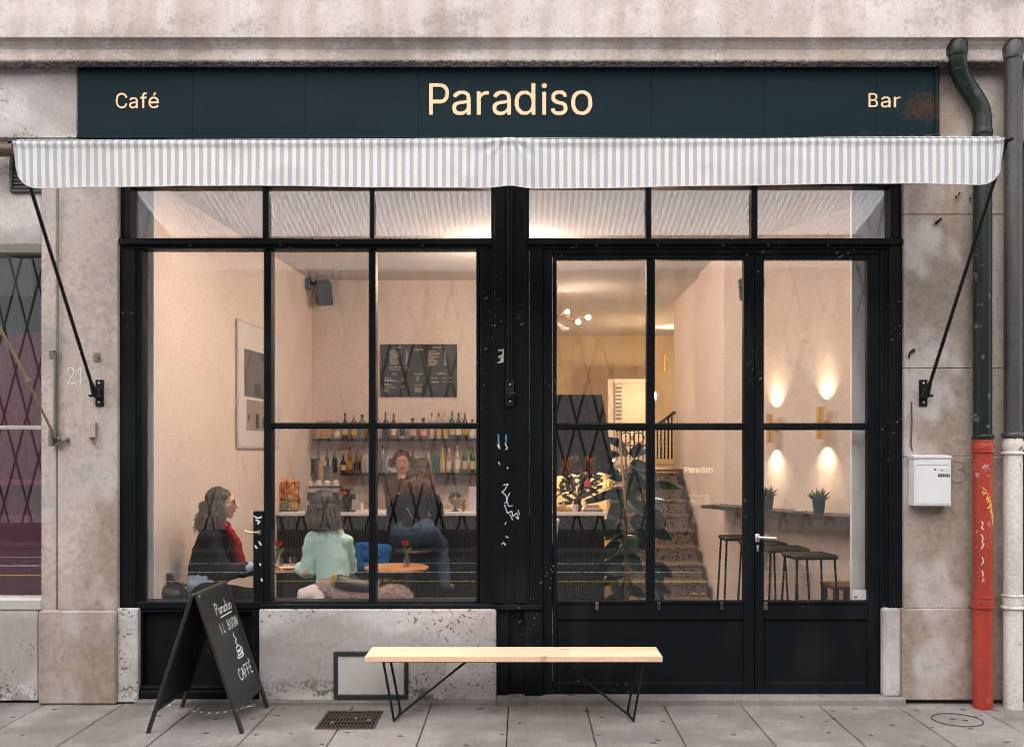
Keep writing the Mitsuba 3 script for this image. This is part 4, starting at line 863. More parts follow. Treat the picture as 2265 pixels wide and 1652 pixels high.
up = [(570, 300, 74, 'pink', WHT, BLK, 2), (665, 195, 62, 'dark', CRM, BLK, 0), (765, 215, 76, 'amber', GLD, PNK, 1), (862, 210, 80, 'smoke', None, BLK, 2), (912, 300, 50, 'amber', None, GLD, 2), (1035, 175, 66, 'clear', PNK, BLK, 1), (1130, 185, 64, 'brown', BLK, BLK, 0), (1222, 200, 66, 'amber', WHT, BLK, 0),
      (1320, 245, 58, 'clear', BLK, WHT, 2), (1440, 250, 84, 'smoke', PNK, BLK, 2), (1562, 250, 84, 'red', PNK, BLK, 2), (1660, 195, 56, 'clear', CRM, BLK, 1), (1738, 195, 62, 'clear', PNK, BLK, 1), (1815, 160, 64, 'pale', GLD, CRM, 0), (1890, 165, 62, 'green', PNK, RED_, 0), (1965, 190, 66, 'green', WHT, BLK, 0),
      (2040, 175, 64, 'brown', GLD, PNK, 0), (2122, 268, 70, 'clear', WHT, BLK, 2)]
lo = [(365, 610, 44, 'dark', None, BLK, 0), (460, 600, 50, 'dark', None, BLK, 0), (548, 615, 62, 'dark', BLK, RED_, 0), (645, 670, 66, 'dark', CRM, BLK, 0), (722, 575, 56, 'amber', GLD, BLK, 0), (815, 600, 84, 'amber', BLK, BLK, 1), (912, 660, 52, 'clear', None, WHT, 2), (1015, 605, 54, 'clear', WHT, BLK, 1), (1102, 555, 66, 'blue', None, BLK, 2),
      (1182, 705, 52, 'smoke', WHT, BLK, 2), (1442, 600, 60, 'dark', CRM, BLK, 0), (1622, 590, 54, 'clear', WHT, BLK, 1), (1705, 575, 72, 'teal', None, BLK, 2), (1782, 560, 62, 'yellow', CRM, GLD, 0), (1855, 590, 62, 'pink', WHT, WHT, 1), (1950, 550, 68, 'pale', WHT, CRM, 0), (2037, 575, 66, 'green', PNK, RED_, 0), (2124, 580, 66, 'green', CRM, BLK, 0)]
ordn = ['first', 'second', 'third', 'fourth', 'fifth', 'sixth', 'seventh', 'eighth', 'ninth', 'tenth', 'eleventh', 'twelfth', 'thirteenth', 'fourteenth', 'fifteenth', 'sixteenth', 'seventeenth', 'eighteenth']
for i, r_ in enumerate(up): shelf_row([r_], 970, 485, '{c} bottle, {l}, {k} cap, ' + ordn[i] + ' from left on the upper shelf')
for i, r_ in enumerate(lo): shelf_row([r_], 1046, 868, '{c} bottle, {l}, {k} cap, ' + ordn[i] + ' from left on the lower shelf')
pb = thing('paper_bag', 'brown paper bag at the left end of the upper bar shelf', 'bag')
a, b = X(701, yS_ - .12), X(731, yS_ - .12); z0, z1 = Z(970, yS_ - .22), Z(929, yS_ - .12)
m = trimesh.convex.convex_hull([(a, yS_ - .19, z0), (b, yS_ - .19, z0), (b, yS_ - .05, z0), (a, yS_ - .05, z0), (a - .0, yS_ - .18, z1 - .02), (b + .02, yS_ - .18, z1), (b + .01, yS_ - .06, z1 - .01), (a + .01, yS_ - .06, z1 - .03)]).subdivide().subdivide()
add(pb, wobble(m, .006, 14), 'matte', (.46, .29, .17))
mb = thing('menu_board', 'black menu board with rows of pale print on the wall above the bottles', 'menu board')
part(mb, 'board', pbox(841, 1010.5, 761.5, 877, yS_ - .03, .03, .003), 'satin', (.012, .0122, .012))
rows_, heads = [], []
rm = random.Random(4)
def prow(x, y, w, s=1.0, out=rows_):
    while w > 1.5:
        q = min(w, rm.uniform(2.2, 6.5)); out.append(pbox(x, x + q, y - .75 * s, y + .75 * s, yS_ - .0316, .001, 0)); x += q + 1.0; w -= q + 1.0
def headline(t, x, y, w=14):
    m = meshkit.text_mesh(t, 1, 1, True); part(mb, 'heading', fit(m, X(x - w / 2, yS_), X(x + w / 2, yS_), Z(y + 1.6, yS_), Z(y - 1.6, yS_), yS_ - .0305, .0012), 'matte', (.62, .45, .12))
for t, x, y in (('CAFES', 883, 769), ('PARADISO', 926, 774), ('BOISSONS', 967, 769), ('VINS', 873, 828), ('APERITIFS', 925, 828), ('BIERES', 977, 827), ('COCKTAILS', 925, 852)): headline(t, x, y, 11 if len(t) < 6 else 19)
for i in range(10): prow(862, 777 + i * 3.1, rm.uniform(14, 22)); prow(897, 777 + i * 3.1, 6)
prow(862, 812, 26); prow(862, 817, 22); prow(897, 812, 6); prow(897, 817, 6)
for i in range(11): prow(947, 777 + i * 3.1, rm.uniform(14, 28)); prow(983, 777 + i * 3.1, 5)
for y, w in ((836, 14), (840, 22), (843, 32), (849, 10), (852, 18), (857, 30), (862, 10), (866, 12)): prow(850, y, w)
for y in (839, 843, 853, 857, 866): prow(888, y, 6)
for y in (834, 838, 842): prow(921, y, 7)
for y in (859, 862, 866): prow(917, y, 16)
for y in (836, 845): prow(954, y, 16); prow(980, y, 6); prow(994, y, 7)
part(mb, 'print', cat(rows_), 'matte', (.50, .46, .40), kind='stuff')
# wall under the shelves is a darker splashback
# speaker, poster
spk = thing('wall_speaker', 'small black loudspeaker tilted down in the corner above the bar', 'speaker')
q = P(716, 645, 4.15)
m = bx(-.085, .085, -.08, .08, -.15, .12, .015); m.apply_transform(trimesh.transformations.euler_matrix(.35, -.12, .35)); m.apply_translation(q); part(spk, 'cabinet', m, 'satin', (.018, .018, .018))
part(spk, 'mount', cat(tube([q + (-.02, .02, .08), q + (-.10, .03, .10), q + (-.16, .0, .09)], .022, 8), bx(q[0] - .19, q[0] - .15, q[1] - .05, q[1] + .05, q[2] + .02, q[2] + .15, .004)), 'satin', (.035, .035, .035))
pt = thing('poster', 'framed white poster with two grey photographs on the left wall', 'poster')
def on_left(y, z0, z1, y1, off, th):
    x0, x1 = -2.69 + (y - .30) * .255 / 4.1, -2.69 + (y1 - .30) * .255 / 4.1
    return trimesh.convex.convex_hull([(x + o, yy, z) for x, yy in ((x0, y), (x1, y1)) for o in (off, off + th) for z in (z0, z1)])
y0p, y1p = 1.92, 3.10
part(pt, 'frame', on_left(y0p, 1.80, 2.97, y1p, .012, .012), 'satin', (.50, .49, .49))
part(pt, 'sheet', on_left(y0p + .02, 1.82, 2.95, y1p - .02, .024, .002), 'satin', (.66, .63, .61))
part(pt, 'photograph', on_left(y0p + .16, 2.28, 2.72, y1p - .18, .0265, .001), 'satin', (.115, .105, .10)); part(pt, 'photograph', on_left(y0p + .22, 1.97, 2.255, y1p - .18, .0265, .001), 'satin', (.30, .25, .22))
part(pt, 'photograph_detail', cat(on_left(y0p + .42, 2.3, 2.42, y0p + .62, .028, .001), on_left(y0p + .25, 2.06, 2.12, y0p + .30, .028, .001), on_left(y0p + .48, 1.99, 2.13, y0p + .56, .028, .001), on_left(y0p + .66, 2.0, 2.10, y0p + .74, .028, .001)), 'satin', (.05, .045, .045))

# things on the bar ---------------------------------------------------------------------
ob_ = thing('orange_rack', 'wire rack for oranges at the left end of the bar', 'rack')
yo = yB + .16; cx = X(640, yo)
part(ob_, 'wire', cat([tube([(cx + .095 * math.cos(t), yo + .095 * math.sin(t), zB + .005), (cx + .095 * math.cos(t), yo + .095 * math.sin(t), zB + .30)], .003, 6) for t in np.linspace(0, 2 * math.pi, 9)[:-1]] + [tube([(cx + .095 * math.cos(t), yo + .095 * math.sin(t), zz) for t in np.linspace(0, 2 * math.pi, 25)], .003, 6) for zz in (zB + .006, zB + .12, zB + .3)]), 'black_iron', smooth=40)
part(ob_, 'side_grille', cat([bx(cx - .15, cx - .11, yo - .06, yo + .06, zB + .012 * i, zB + .012 * i + .006) for i in range(14)]), 'satin', (.04, .04, .04))
og = random.Random(2)
ocol = [(.70, .24, .025), (.72, .30, .04), (.66, .20, .03), (.62, .34, .05)]
spots = [(620, 1068), (640, 1066), (655, 1073), (615, 1083), (634, 1084), (652, 1090), (620, 1098), (641, 1100), (656, 1106), (617, 1112), (632, 1117), (650, 1119), (626, 1076), (646, 1080)]
for i, (a, b) in enumerate(spots):
    yy = yo + og.uniform(-.06, .05); m = ball(P(a, b, yy), .046 * og.uniform(.88, 1.04), 3)
    single('orange', 'orange in the rack on the bar, ' + ('top row', 'second row', 'third row', 'bottom row')[0 if b < 1078 else 1 if b < 1095 else 2 if b < 1110 else 3] + (', left side' if a < 625 else ', right side' if a > 648 else ', left of middle' if a < 633 else ', right of middle' if a > 645 else ', middle'), 'orange', wobble(m, .0012, 40, i), 'satin', ocol[i % 4] if i != 10 else (.12, .20, .04), smooth=True, group='oranges heaped in the rack')
cm = thing('coffee_machine', 'dark espresso machine on the bar with cups stacked on top', 'coffee machine')
yk = yB + .22; a, b = X(683, yk), X(752, yk)
part(cm, 'body', bx(a, b, yk - .1, yk + .26, zB + .10, Z(1075, yk), .02), 'gloss', (.030, .030, .032)); part(cm, 'base', bx(a + .02, b - .02, yk - .08, yk + .24, zB + .001, zB + .10, .01), 'satin', (.05, .05, .05))
part(cm, 'steel_trim', bx(a - .005, b + .005, yk - .115, yk - .10, Z(1088, yk), Z(1079, yk), .004), 'metal', (.70, .68, .65)); part(cm, 'warming_rail', tube([(a, yk - .1, Z(1068, yk)), (b, yk - .1, Z(1068, yk))], .006, 8), 'metal', (.7, .68, .65), smooth=40)
for i in range(4):
    c = (X(686 + i * 19, yk), yk - .02, Z(1074, yk) + .001)
    single('coffee_cup', 'pale upturned coffee cup on the espresso machine, ' + ordn[i] + ' of the row', 'cup', lathe([(0, .055), (.026, .055), (.028, .05), (.042, .002), (.042, 0), (.038, 0), (.024, .045), (0, .048)], 16, c), 'gloss', (.62, .55, .48), smooth=50, group=None)
for i, (dx, top, colr) in enumerate(((697, 1014, (.05, .05, .05)), (712, 1018, (.45, .29, .17)), (722, 1030, (.07, .07, .07)))):
    y2 = yB + .42; t = thing('cup_stack', ('tall stack of black paper cups', 'stack of brown paper cups', 'short stack of black paper cups')[i] + ' behind the espresso machine', 'paper cups')
    zt_, zb2 = Z(top, y2), Z(1072, y2); nn = 9
    part(t, 'cup', lathe([(0, 0), (.034, 0), (.045, zt_ - zb2 - .1), (.047, zt_ - zb2), (0, zt_ - zb2)], 16, (X(dx, y2), y2, zb2)), 'satin', colr, smooth=40)
    part(t, 'rim', cat([trimesh.creation.torus(.046, .003, 16, 6).apply_translation((X(dx, y2), y2, zb2 + .02 + k * .014)) for k in range(nn)]), 'satin', tuple(min(1, c * 1.7 + .03) for c in colr), smooth=40)
gr_ = thing('coffee_grinder', 'black coffee grinder with a red hopper lid on the bar', 'coffee grinder')
y2 = yB + .2
part(gr_, 'body', bx(X(758, y2), X(776, y2), y2 - .06, y2 + .08, zB + .001, Z(1098, y2), .015), 'satin', (.028, .028, .028)); part(gr_, 'hopper', lathe([(.02, 0), (.055, .06), (.055, .08), (0, .085)], 14, (X(767, y2), y2, Z(1098, y2))), 'gloss', (.04, .04, .04), smooth=40)
part(gr_, 'lid', lathe([(0, 0), (.03, 0), (.034, .018), (0, .03)], 12, (X(764, y2), y2 - .08, Z(1092, y2))), 'satin', (.55, .06, .035), smooth=40); part(gr_, 'spout', bx(X(776, y2), X(788, y2), y2 - .08, y2 - .03, Z(1104, y2), Z(1092, y2), .006), 'satin', (.03, .03, .03))
part(gr_, 'tray', bx(X(757, y2), X(790, y2), y2 - .16, y2 - .07, zB + .001, zB + .02, .006), 'satin', (.03, .035, .03))
gl_ = thing('globe', 'small tan and black globe on a stand at the right of the bar', 'globe')
y2 = yB + .16; c = P(1007, 1105, y2)
part(gl_, 'ball', ball(c, .072, 3), 'gloss', (.30, .225, .13), smooth=True)
part(gl_, 'dark_cap', trimesh.intersections.slice_mesh_plane(ball(c, .0735, 3), (-.1, .0, 1), c + (0, 0, .022)), 'gloss', (.03, .032, .03), smooth=True)
part(gl_, 'stand', cat(tube([c + (.085 * math.cos(t), 0, .085 * math.sin(t)) for t in np.linspace(-1.5, 2.2, 16)], .004, 6), lathe([(0, 0), (.045, 0), (.04, .008), (.01, .02), (.008, .05), (0, .05)], 16, (c[0], y2, zB + .001))), 'satin', (.05, .04, .03), smooth=40)
part(gl_, 'finial', ball(c + (.0, 0, .082), .008, 1), 'metal', (.6, .45, .2), smooth=True)
c = P(1026, 1128, y2); single('figurine', 'small bronze figurine beside the globe', 'figurine', lathe([(0, 0), (.022, 0), (.02, .01), (.014, .02), (.02, .05), (.015, .08), (.009, .09), (.014, .105), (.012, .122), (0, .13)], 14, (c[0], y2, zB + .001)), 'satin', (.22, .14, .07), smooth=50)
mc_ = thing('menu_card', 'lilac menu card standing at the right of the bar', 'menu card')
add(mc_, bx(X(1036, y2), X(1054, y2), y2 + .0, y2 + .01, zB + .001, Z(1077, y2), .001), 'matte', (.56, .47, .54))
single('salt_shaker', 'small white shaker on the bar right of the coffee grinder', 'shaker', lathe([(0, 0), (.018, 0), (.018, .06), (.012, .085), (0, .09)], 12, (X(800, y2), y2, zB + .001)), 'satin', (.62, .58, .54), smooth=50)
# right end of the bar: flowers, pastries, books
def leaf(b, t, w, roll, sag=.10, n=7, up=(0, 0, 1)):
    """a leaf from b to t, w wide, folded along its rib and bent downwards"""
    b, t = np.array(b, float), np.array(t, float); d = t - b; L = np.linalg.norm(d); d /= L
    s = np.cross(d, (0, -1, 0)); s /= np.linalg.norm(s) + 1e-9; nn = np.cross(s, d)
    s, nn = s * math.cos(roll) + nn * math.sin(roll), nn * math.cos(roll) - s * math.sin(roll)
    v = []
    for i in range(n):
        q = i / (n - 1); ww = w * .5 * max(math.sin(math.pi * min(q ** .85, 1)) ** .75, .02)
        c = b + d * L * q + np.array((0, 0, -1)) * sag * L * q * q + np.array((0, 0, 1)) * sag * L * q * .6
        v += [c - s * ww + nn * ww * .25, c, c + s * ww + nn * ww * .25]
    f = []
    for i in range(n - 1):
        for k in (0, 1):
            a = 3 * i + k; f += [(a, a + 1, a + 4), (a, a + 4, a + 3)]
    return trimesh.Trimesh(v, f, process=False)
fl = thing('flower_bouquet', 'large bouquet of dark foliage and orange blooms in a vase on the bar end', 'flowers')
y2 = yB + .15; rf_ = random.Random(6); vb = P(1277, 1126, y2); vb[2] = zB + .001
part(fl, 'vase', lathe([(0, 0), (.035, 0), (.05, .05), (.035, .11), (.045, .13), (.04, .13), (0, .12)], 16, vb), 'gloss', (.035, .03, .025), smooth=50)
top = vb + (0, 0, .13)
stems, leaves = [], []
for i in range(46):
    e = P(rf_.uniform(1233, 1338), rf_.gauss(1068, 16), y2 + rf_.uniform(-.16, .16)); mid = top + (e - top) * .55 + (0, 0, .05)
    stems.append(tube([top, mid, e], .0028, 5))
    for k in range(3):
        q = mid + (e - mid) * rf_.random(); dirv = np.array((rf_.uniform(-1, 1), rf_.uniform(-.6, .6), rf_.uniform(-.3, .9))); leaves.append(leaf(q, q + dirv / np.linalg.norm(dirv) * rf_.uniform(.05, .10), rf_.uniform(.02, .035), rf_.uniform(-1, 1)))
for (a, b), (c_, d_) in (((1270, 1110), (1240, 1090)), ((1290, 1108), (1345, 1100)), ((1280, 1106), (1330, 1075)), ((1268, 1112), (1232, 1112))): leaves.append(leaf(P(a, b, y2), P(c_, d_, y2 - .1), .05, .5))
part(fl, 'stem', cat(stems), 'satin', (.03, .035, .02), kind='stuff'); part(fl, 'foliage', cat(leaves), 'satin', (.022, .032, .016), kind='stuff')
for (a, b, s, cl_) in ((1258, 1030, 18, (.25, .07, .03)), (1268, 1018, 14, (.24, .11, .04)), (1248, 1046, 14, (.20, .05, .03)), (1305, 1022, 15, (.24, .09, .03)), (1312, 1042, 16, (.20, .05, .03)), (1297, 1052, 13, (.16, .05, .03)), (1276, 1044, 13, (.17, .06, .03))):
    c = P(a, b, y2 + rf_.uniform(-.08, .08)); R = s * KP * ratio(y2)
    part(fl, 'bloom', cat([leaf(c - (0, 0, R * .6), c + R * np.array((math.cos(q) * .9, math.sin(q) * .9, rf_.uniform(-.1, 1.1))), R * .22, rf_.uniform(-1, 1), .0, 4) for q in np.linspace(0, 6.1, 34)]), 'matte', cl_)
part(fl, 'red_rose', wobble(ball(P(1300, 1070, y2 - .12), .040, 3), .010, 45), 'satin', (.50, .030, .045))
for i, (a, w, h, col, lab) in enumerate(((1240, 16, 14, (.35, .14, .07), 'brown pastry on the bar below the bouquet'), (1258, 14, 9, (.42, .20, .10), 'small golden pastry on the bar below the bouquet'), (1246, 10, 22, (.5, .3, .14), 'amber jar on the bar below the bouquet'))):
    c = np.array((X(a, yB + .08), yB + .08, zB + .001)); s = KP * ratio(yB)
    single('pastry' if i < 2 else 'jar', lab, 'pastry' if i < 2 else 'jar', wobble(lathe([(0, 0), (w * s * .5, 0), (w * s * .55, h * s * .4), (w * s * .4, h * s * .8), (0, h * s)], 14, c), .004, 50, i), 'satin', col, smooth=50)
c = np.array((X(1273, yB + .06), yB + .06, zB + .001)); single('paper_cup', 'white paper cup with a dark mark on the bar below the bouquet', 'cup', lathe([(0, 0), (.024, 0), (.031, .075), (.028, .075), (0, .07)], 16, c), 'satin', (.66, .63, .60), smooth=50)
for i in range(3):
    c0 = X(1292, yB + .1) ; single('book', ('grey-green', 'pale', 'rose')[i] + ' book stacked on the right end of the bar', 'book', bx(c0 + .01 * i, X(1333, yB + .1) - .02 * i, yB + .05, yB + .2, zB + .001 + .022 * i, zB + .021 + .022 * i, .002), 'satin', ((.16, .17, .15), (.55, .50, .45), (.40, .22, .19))[i])
# black hood and glowing back wall beyond the bar
hd = thing('hood_panel', 'large black panel with a slanted right edge beyond the end of the bar', 'panel')
yh = 4.62
pp = [(X(1180, yh), Z(873, yh)), (X(1331, yh), Z(873, yh)), (X(1358, yh), Z(1036, yh)), (X(1180, yh), Z(1060, yh))]
add(hd, onto(prism(Polygon(pp), .06), (0, yh + .06, 0), (1, 0, 0), (0, 0, 1)), 'matte', (.012, .0115, .011))
yl = thing('lit_alcove', 'glowing yellow alcove wall under the black panel', 'alcove')
part(yl, 'back', bx(.36, X(1372, 5.0), 5.0, 5.05, FL, 1.56), 'matte', (.72, .58, .36)); part(yl, 'right_cheek', bx(X(1345, 4.8), X(1345, 4.8) + .03, 4.65, 5.0, FL, Z(1062, 4.7)), 'satin', (.50, .34, .07))
al = thing('unseen_alcove_lamp', 'unseen strip lamp under the black panel, placed to light the alcove', 'lamp')  # out of view behind the panel, placed to light the alcove wall
m = bx(.42, 1.1, 4.72, 4.76, 1.66, 1.665); part(al, 'strip', m, 'matte', (.5, .5, .5), emitter=lamp((1, .74, .45), 12, .8))

# stairs ---------------------------------------------------------------------------------
st = thing('terrazzo_stairs', 'speckled terrazzo staircase climbing to the upper back room', 'stairs')
for i in range(9):
    yy = 2.90 + .262 * i; z1_ = FL + .155 * (i + 1)
    part(st, 'step', cat(bx(1.02, 1.90, yy, yy + .30, z1_ - .16, z1_ - .035, .002), bx(1.01, 1.915, yy - .015, yy + .30, z1_ - .034, z1_, .006)), 'terrazzo')
rl = thing('stair_railing', 'black iron railing at the top of the stairs', 'railing')
yr = 5.5
part(rl, 'hand_rail', cat(tube([P(1362, 953, yr), P(1432, 951, yr)], .012, 8), tube([P(1432, 985, yr), P(1362, 985, yr)], .008, 8), tube([P(1440, 950, 6.0), P(1492, 912, 5.2)], .02, 8)), 'black_iron', smooth=40)
for i in range(8): part(rl, 'baluster', cyl(P(1365 + i * 9.5, 953, yr), P(1365 + i * 9.5, 1018, yr), .008, n=8), 'black_iron', smooth=40)
for i in range(6): part(rl, 'baluster', cyl(P(1446 + i * 8, 948 - i * 6, 5.4), P(1446 + i * 8, 1015, 5.4), .011, n=8), 'black_iron', smooth=40)
part(rl, 'scroll', cat([tube([P(1398 + 14 * j, 969, yr) + .07 * np.array((math.cos(t), 0, math.sin(t))) for t in np.linspace(0, 2 * math.pi, 20)], .008, 6) for j in (-1, 1)]), 'black_iron', smooth=40)
# upper room: white door frame, louvred shutter, soffit
uf = thing('upper_doorway', 'white doorway with a louvred shutter in the upper back room', 'doorway')
yu = 8.8
part(uf, 'frame', cat(pbox(1344, 1356, 846, 1060, yu, .1, .004), pbox(1344, 1440, 838, 848, yu, .1, .004), pbox(1428, 1440, 848, 1060, yu, .1, .004)), 'satin', (.62, .57, .53)); part(uf, 'door_leaf', pbox(1356, 1428, 848, 1060, yu + .06, .03, .004), 'satin', (.72, .58, .47))
part(uf, 'shutter', pbox(1360, 1377, 850, 1055, yu + .01, .04, .004), 'satin', (.60, .57, .54))
for i in range(9): part(uf, 'slat', pbox(1362, 1375, 856 + i * 8.5, 860 + i * 8.5, yu - .005, .02, .002), 'satin', (.13, .12, .11))
sp_ = thing('wall_speaker', 'small black loudspeaker high beside the door mullion', 'speaker')
q = on_wall(1646, .12); m = bx(-.06, .06, -.05, .05, -.10, .10, .012); m.apply_transform(trimesh.transformations.euler_matrix(.3, 0, -.5)); m.apply_translation((q[0] + .02, q[1], Z(640, q[1]))); add(sp_, m, 'satin', (.03, .03, .03))

# ledge, stools, succulents ---------------------------------------------------------------
le = thing('wall_ledge', 'narrow dark bar ledge along the sconce wall', 'shelf')
zl = 1.262
a0, a1 = A_ + nW * .002, A_ + nW * .27; b0, b1 = B_ + nW * .002, B_ + nW * .27
m = prism(Polygon([a0, a1, b1, b0]), .035); m.apply_translation((0, 0, zl - .035)); m.fix_normals(); add(le, m, 'satin', (.045, .038, .033))
def succulent(dx, lab):
    t = thing('succulent', lab, 'plant'); q = on_wall(dx, .17); x, y = q; z = zl + .001
    part(t, 'pot', lathe([(0, 0), (.040, 0), (.055, .108), (.050, .108), (.047, .097), (0, .097)], 20, (x, y, z)), 'satin', (.030, .030, .030), smooth=40)
    rs = random.Random(dx)
    for i in range(15):
        an = i * 2.4; el = .25 + .075 * i; r0 = .018; d = np.array((math.cos(an) * math.cos(el), math.sin(an) * math.cos(el), math.sin(el)))
        o = np.array((x, y, z + .095)); L_ = rs.uniform(.075, .115); w = .013
        part(t, 'leaf', tube([o + d * r0, o + d * L_ * .35 + (0, 0, .006), o + d * L_ * .75 + (0, 0, .016), o + d * L_ + (0, 0, .022)], [w * .8, w, w * .6, .002], 6), 'satin', (.045, .085, .030) if i % 3 else (.07, .115, .045), smooth=60)
succulent(1811, 'spiky succulent in a black pot on the ledge, mid narrow door'); succulent(1698, 'spiky succulent in a black pot on the ledge, half behind the stile')
single('saucer', 'small pale dish on the wall ledge left of the succulent', 'dish', lathe([(0, 0), (.03, 0), (.045, .012), (.04, .012), (0, .004)], 16, (*on_wall(1768, .18), zl + .001)), 'gloss', (.62, .55, .48), smooth=50)
def stool(x, y, rot, lab, hs=.88):
    t = thing('bar_stool', lab, 'bar stool', 'bar stools along the wall ledge'); z = FL + hs
    M = trimesh.transformations.rotation_matrix(rot, (0, 0, 1)); M[:3, 3] = (x, y, 0)
    def go(m): m.apply_transform(M); return m
    s = bx(-.17, .17, -.15, .15, z - .035, z, .012); part(t, 'seat', go(s), 'satin', (.022, .021, .020))
    for sx in (-1, 1):
        for sy in (-1, 1): part(t, 'leg', go(tube([(sx * .145, sy * .125, z - .03), (sx * .185, sy * .165, FL)], .0095, 8)), 'black_iron', smooth=40)
    q = .172; hh = FL + .26; k = .152
    part(t, 'foot_ring', go(cat([tube([a, b], .007, 6) for a, b in (((-q, -k, hh), (q, -k, hh)), ((q, -k, hh), (q, k, hh)), ((q, k, hh), (-q, k, hh)), ((-q, k, hh), (-q, -k, hh)))])), 'black_iron', smooth=40)
stool(X(1790, .55), .55, .1, 'black bar stool nearest the door glass'); stool(X(1733, 1.06), 1.06, .05, 'black bar stool second from the door glass'); stool(X(1687, 1.5), 1.5, .1, 'black bar stool hidden behind the door stile'); stool(X(1636, 2.05), 2.05, .0, 'black bar stool at the foot of the stairs')
tb = thing('side_table', 'low red-brown wooden stool beside the pale wall end', 'stool')
zq = Z(1291, .9); a, b = X(1830, .9), X(1895, .9)
part(tb, 'top', bx(a, b, .75, 1.1, zq - .03, zq, .006), 'satin', (.11, .040, .026))
for x in (a + .03, b - .03):
    for y in (.78, 1.07): part(tb, 'leg', bx(x - .02, x + .02, y - .02, y + .02, FL, zq - .031, .004), 'satin', (.10, .036, .024))
wc = thing('white_chair', 'edge of a white chair back beside the left door frame', 'chair')
m = bx(X(1205, 2.0), X(1238, 2.0), 1.98, 2.01, Z(1205, 2.0), Z(1146, 2.0), .012); q = np.asarray(m.vertices); q[:, 0] -= (Z(1146, 2.0) - q[:, 2]) * .15; part(wc, 'backrest', m, 'satin', (.70, .69, .67))
for x in (X(1200, 2.0), X(1228, 2.0)): part(wc, 'leg', tube([(x, 2.0, Z(1205, 2.0) + .05), (x - .02, 2.03, FL)], .012, 8), 'satin', (.6, .6, .6), smooth=40)

# rubber plant ----------------------------------------------------------------------------
rp = thing('rubber_plant', 'tall rubber plant with broad dark leaves standing behind the door glass', 'plant')
yP = 1.55
def Q(zx, zy, y=yP): return P((1600 + zx / 2.753) / 1.3245, (1200 + zy / 2.753) / 1.3245, y)
pot0 = Q(660, 1560); part(rp, 'pot', lathe([(0, 0), (.13, 0), (.17, .30), (.155, .30), (.145, .27), (0, .27)], 24, (pot0[0], yP, FL + .001)), 'satin', (.12, .10, .09), smooth=40)
part(rp, 'stem', cat(tube([(pot0[0], yP, FL + .25), Q(655, 1350), Q(650, 1100), Q(640, 850), Q(650, 600), Q(640, 350), Q(600, 240)], [.014, .013, .012, .011, .010, .008, .006], 8), tube([(pot0[0] + .04, yP, FL + .25), Q(820, 1350, yP + .1), Q(830, 900, yP + .1), Q(700, 400, yP + .05)], [.012, .010, .008, .006], 8)), 'satin', (.15, .10, .06), smooth=50)
part(rp, 'support_cane', tube([Q(640, 800, yP - .05), Q(590, 170, yP - .05)], .010, 8), 'satin', (.42, .28, .14), smooth=50); part(rp, 'cane_foot', tube([(pot0[0] - .03, yP - .05, FL + .25), Q(640, 800, yP - .05)], .010, 8), 'satin', (.085, .06, .04), smooth=50)
rpr = random.Random(9)
LV = [((610, 370), (345, 330), .2), ((640, 300), (470, 215), .35), ((690, 390), (805, 310), .35), ((600, 510), (400, 470), .3), ((620, 650), (305, 740), .25), ((830, 600), (1085, 625), .22), ((800, 745), (975, 720), .25), ((610, 790), (485, 860), .62), ((820, 820), (968, 930), .55), ((580, 880), (315, 1000), .28),
      ((620, 930), (475, 1040), .5), ((720, 920), (1000, 1010), .28), ((640, 1170), (350, 1370), .32), ((660, 1160), (770, 1310), .55), ((850, 1230), (1015, 1340), .5), ((860, 1270), (940, 1410), .6), ((655, 1350), (620, 1545), .75), ((620, 1500), (430, 1570), .4), ((860, 1430), (950, 1560), .5), ((640, 620), (780, 650), .5),
      ((650, 560), (500, 540), .35), ((640, 1010), (720, 1150), .6), ((700, 1080), (880, 1100), .45), ((650, 1420), (800, 1500), .5), ((640, 720), (820, 850), .45), ((650, 1300), (470, 1300), .4), ((660, 470), (820, 500), .35), ((700, 700), (560, 790), .5)]
for i in range(22):
    zy = rpr.uniform(330, 1530); zx = 640 + rpr.uniform(-60, 190) * (1 if zy > 500 else .4); q_ = rpr.uniform(0, 6.28); ln = rpr.uniform(170, 300)
    LV.append(((zx, zy), (zx + ln * math.cos(q_), zy + .55 * ln * math.sin(q_) + 30), rpr.uniform(.36, .55)))
for (a, b, w) in LV:
    B0 = Q(*a, yP + rpr.uniform(-.03, .05)); T0 = Q(*b, yP + rpr.uniform(-.16, .12)); L_ = np.linalg.norm(T0 - B0)
    m = leaf(B0, T0, max(w * L_, .07), rpr.uniform(-.5, .7), .16, 9)
    part(rp, 'leaf', m, 'gloss', rpr.choice([(.010, .028, .018), (.014, .036, .024), (.022, .048, .034), (.009, .022, .014)]), smooth=True)
